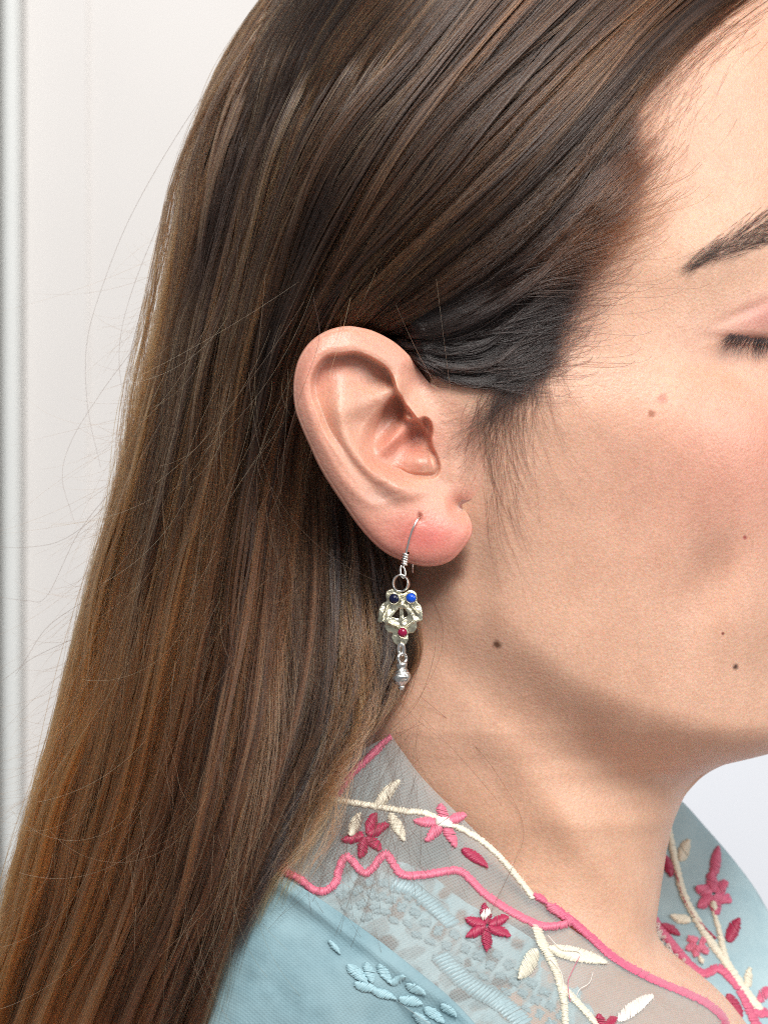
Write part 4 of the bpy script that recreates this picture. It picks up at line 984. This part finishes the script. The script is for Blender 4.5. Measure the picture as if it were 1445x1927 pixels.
# coil of five turns round the wire
t = np.linspace(0, 5.4 * 2 * np.pi, 150); yy = np.interp(t, [0, t[-1]], [1040, 1064]); xx = np.interp(yy, [1040, 1064], [763.6, 760.2])
tube('wire_coil', PX(xx + 4.6 * np.cos(t), yy + 0.15 * 4.6 * np.cos(t), wd + 4.6 * S * np.sin(t)), 0.00031, M_silver, earring, EL, 8)
t = np.linspace(0, 2 * np.pi, 40, endpoint=False)
tube('wire_loop', PX(757.5 + 4.4 * np.cos(t) + 1.5 * np.sin(t), 1076 + 11 * np.sin(t), wd + 0.25 * np.cos(t)), 0.00030, M_silver, earring, EL, 8, True)
pd = wd - 0.2
def ribbon_ring(name, cx, cy, rx, ry, d, wid, thk, tilt, mat, n=48):
    t = np.linspace(0, 2 * np.pi, n, endpoint=False); V = []
    for rr_, dz in ((1 - thk, -wid / 2), (1 + thk, -wid / 2), (1 + thk, wid / 2), (1 - thk, wid / 2)):
        V.append(PX(cx + rx * rr_ * np.cos(t) + dz * tilt, cy + ry * rr_ * np.sin(t), d + dz + 0 * t))
    V = np.stack(V, 1).reshape(-1, 3); F = []
    for i in range(n):
        j = (i + 1) % n
        for k in range(4): F.append([i * 4 + k, i * 4 + (k + 1) % 4, j * 4 + (k + 1) % 4, j * 4 + k])
    o = mesh_obj(name, V, F, mat, earring); o.location = EL
    b = o.modifiers.new('edge', 'BEVEL'); b.width = 0.00008; b.segments = 2; return o
ribbon_ring('jump_ring', 755, 1097.5, 14.0, 15.5, pd + 0.2, 1.7, 0.09, 2.4, M_silver)
zz = lambda L: [(680 + x / 6.025, 1000 + y / 6.025) for x, y in L]
out = catmull(zz([(385, 655), (350, 650), (300, 668), (275, 715), (283, 790), (232, 820), (200, 880), (198, 950), (180, 1012), (205, 1035), (256, 1036), (266, 1090), (300, 1145), (356, 1152), (343, 1205), (368, 1262), (435, 1297), (500, 1282),
                 (532, 1225), (528, 1162), (590, 1145), (628, 1090), (630, 1030), (682, 1015), (694, 975), (690, 900), (664, 830), (632, 800), (627, 720), (602, 678), (550, 663), (500, 690), (460, 700), (420, 680)]), 130, True)
h1 = np.array(zz([(338, 972), (380, 925), (425, 868), (432, 870), (432, 985), (395, 985)])); h2 = np.array(zz([(478, 985), (478, 878), (486, 872), (510, 905), (532, 948), (505, 968)]))
pts = [tuple(p) for p in out]; edges = [(i, (i + 1) % len(pts)) for i in range(len(pts))]
for h in (h1, h2):
    b0 = len(pts); pts += [tuple(p) for p in h]; edges += [(b0 + i, b0 + (i + 1) % len(h)) for i in range(len(h))]
X_, Y_ = np.meshgrid(np.arange(708, 800, 2.2), np.arange(1105, 1220, 2.2))
ok = (poly_sdf(X_, Y_, out) > 1.2) & (poly_sdf(X_, Y_, h1) < -1) & (poly_sdf(X_, Y_, h2) < -1)
pts += list(zip(X_[ok].tolist(), Y_[ok].tolist()))
rc = delaunay_2d_cdt([Vector(p) for p in pts], edges, [], 1, 1e-5)
v2 = np.array([tuple(p) for p in rc[0]]); F = []
for f in rc[2]:
    c = v2[list(f)].mean(0)
    if poly_sdf(np.array([c[0]]), np.array([c[1]]), h1)[0] < 0 and poly_sdf(np.array([c[0]]), np.array([c[1]]), h2)[0] < 0: F.append(list(f)[::-1])
def plate_d(x, y):
    # lobes are hammered from behind, a raised V and centre bar stand out
    d = np.zeros(np.shape(x))
    for cx, cy, r_, a in ((740, 1126, 16, .5), (773, 1126, 16, .5), (722, 1155, 16, .55), (786, 1152, 14, .5), (735, 1180, 14, .45), (778, 1178, 14, .45), (753, 1203, 14, .55)):
        d = d - a * np.exp(-0.5 * (((x - cx) ** 2 + (y - cy) ** 2) / (r_ * 0.55) ** 2))
    C = np.array(zz([(270, 1020), (440, 840)])); e, _ = curve_dist(np.asarray(x, float), np.asarray(y, float), C); d = d - 0.5 * np.exp(-0.5 * (e / 4) ** 2)
    C = np.array(zz([(455, 720), (455, 1040)])); e, _ = curve_dist(np.asarray(x, float), np.asarray(y, float), C); d = d - 0.3 * np.exp(-0.5 * (e / 3) ** 2)
    C = np.array(zz([(480, 830), (600, 1000)])); e, _ = curve_dist(np.asarray(x, float), np.asarray(y, float), C); d = d - 0.5 * np.exp(-0.5 * (e / 4) ** 2)
    C = np.array(zz([(300, 1030), (440, 1100), (600, 1010)])); e, _ = curve_dist(np.asarray(x, float), np.asarray(y, float), C); d = d - 0.35 * np.exp(-0.5 * (e / 4) ** 2)
    return d + 0.010 * (np.asarray(x) - 755) * (np.asarray(x) > 755)
PD = pd + 0.3
V = PX(v2[:, 0], v2[:, 1], PD + plate_d(v2[:, 0], v2[:, 1]))
o = mesh_obj('pendant_plate', V, F, M_plate, earring); o.location = EL
sm = o.modifiers.new('thickness', 'SOLIDIFY'); sm.thickness = 0.0006; sm.offset = -1
def ribs(name, p0, p1, w, n, mat):
    """a row of short raised bars"""
    p0, p1 = np.array(zz([p0, p1])); T2 = unit(p1 - p0); N2 = np.array([-T2[1], T2[0]]); t = np.linspace(0, 1, n)[:, None]
    C = p0 + (p1 - p0) * t; return stitches(name, C + N2 * w / 2, C - N2 * w / 2, 0.35, np.linalg.norm(p1 - p0) / n * 0.85, mat, earring, lambda x, y: PD + plate_d(x, y) - 0.05, jitter=0.0, loc=EL)
ribs('ridged_wire', (305, 830), (238, 1010), 8.5, 15, M_plate); ribs('ridged_wire', (305, 1040), (415, 1085), 8, 9, M_plate)
ribs('ridged_wire', (560, 845), (640, 935), 8.5, 9, M_plate); ribs('ridged_wire', (510, 1085), (590, 1020), 7.5, 8, M_plate)
def stone(cx, cy, r_px, mat, label, fac=9):
    (cx, cy), = zz([(cx, cy)]); r_ = r_px / 6.025; V = []; d0 = PD + float(plate_d(np.array([cx]), np.array([cy]))[0])
    e = link(bpy.data.objects.new('stone_setting', None), earring); c = PX(cx, cy, d0); e.location = c + EL; e['label'] = label
    t = np.linspace(0, 2 * np.pi, 36, endpoint=False)
    prof = [(1.0, 0.4), (1.04, -0.5), (0.98, -1.0), (0.86, -1.05), (0.82, -0.7)]
    V = np.concatenate([PX(cx + r_ * a * np.cos(t), cy + r_ * a * np.sin(t), d0 + b + 0 * t) for a, b in prof]); F = grid_faces(len(prof), 36, True)
    mesh_obj('bezel', V, F, M_plate, e).location = -c
    ng = fac; V = []; a = np.linspace(0, 2 * np.pi, ng, endpoint=False)
    for rr_, dz, of in ((0.86, -0.7, 0), (0.80, -1.05, 0.5), (0.52, -1.45, 0), (0.26, -1.58, 0.5)):
        q = a + of * 2 * np.pi / ng; V.append(PX(cx + r_ * rr_ * np.cos(q), cy + r_ * rr_ * np.sin(q), d0 + dz + 0 * q))
    V = np.concatenate(V).tolist(); V.append(PX(cx, cy, d0 - 1.6).tolist()); F = []
    for l in range(3):
        for j in range(ng):
            j2 = (j + 1) % ng; A0, A1, B0, B1 = l * ng + j, l * ng + j2, (l + 1) * ng + j, (l + 1) * ng + j2
            if l % 2 == 0: F += [[A0, A1, B0], [A1, B1, B0]]
            else: F += [[A0, A1, B1], [A0, B1, B0]]
    F += [[3 * ng + j, 3 * ng + (j + 1) % ng, 4 * ng] for j in range(ng)]
    mesh_obj('stone', V, F, mat, e, smooth=False).location = -c
stone(368, 765, 66, M_navy, 'round navy stone, almost black'); stone(562, 755, 66, M_blue, 'round bright blue stone'); stone(465, 1147, 62, M_red, 'round ruby red stone')
# drop: strap, link and turned bead
def lathe(name, cx, prof, d, mat, n=40, wob=0.0, seed=0, tilt=0.0):
    r = np.random.default_rng(seed); V = []; t = np.linspace(0, 2 * np.pi, n, endpoint=False)
    for y, rad in prof:
        w = 1 + wob * np.sin(t * 3 + r.uniform(0, 6)) * 0.5
        V.append(PX(cx + rad * w * np.cos(t), y + tilt * rad * np.cos(t), d + rad * S * w * np.sin(t)))
    o = mesh_obj(name, np.concatenate(V), grid_faces(len(prof), n, True), mat, earring); o.location = EL; return o
bcx = 680 + 452 / 6.025
prof = catmull([(1000 + y / 6.025, r_ / 6.025) for y, r_ in [(1478, 6), (1482, 40), (1495, 62), (1515, 66), (1535, 60), (1548, 52), (1562, 62), (1580, 78), (1590, 74), (1602, 88), (1625, 98), (1650, 108), (1668, 106), (1680, 98), (1692, 94), (1705, 84), (1725, 64), (1740, 46), (1752, 34), (1768, 38), (1785, 30), (1798, 10), (1800, 2)]], 70)
lathe('bead_drop', bcx, prof, PD + 0.2, M_bead, wob=0.05, tilt=-0.12)
t = np.linspace(0, 2 * np.pi, 36, endpoint=False)
tube('bead_loop', PX(bcx + 1.5 + 7.5 * np.cos(t), 1239 + 9.5 * np.sin(t), PD + 0.2 + 1.0 * np.cos(t)), 0.00042, M_bead, earring, EL, 8, True)
t = np.linspace(0, 2 * np.pi, 36, endpoint=False)
tube('plate_loop', PX(bcx - 0.5 + 4.8 * np.cos(t), 1222 + 10 * np.sin(t), PD + 0.1 + 1.2 * np.sin(t) * 0.5), 0.00055, M_silver, earring, EL, 8, True)
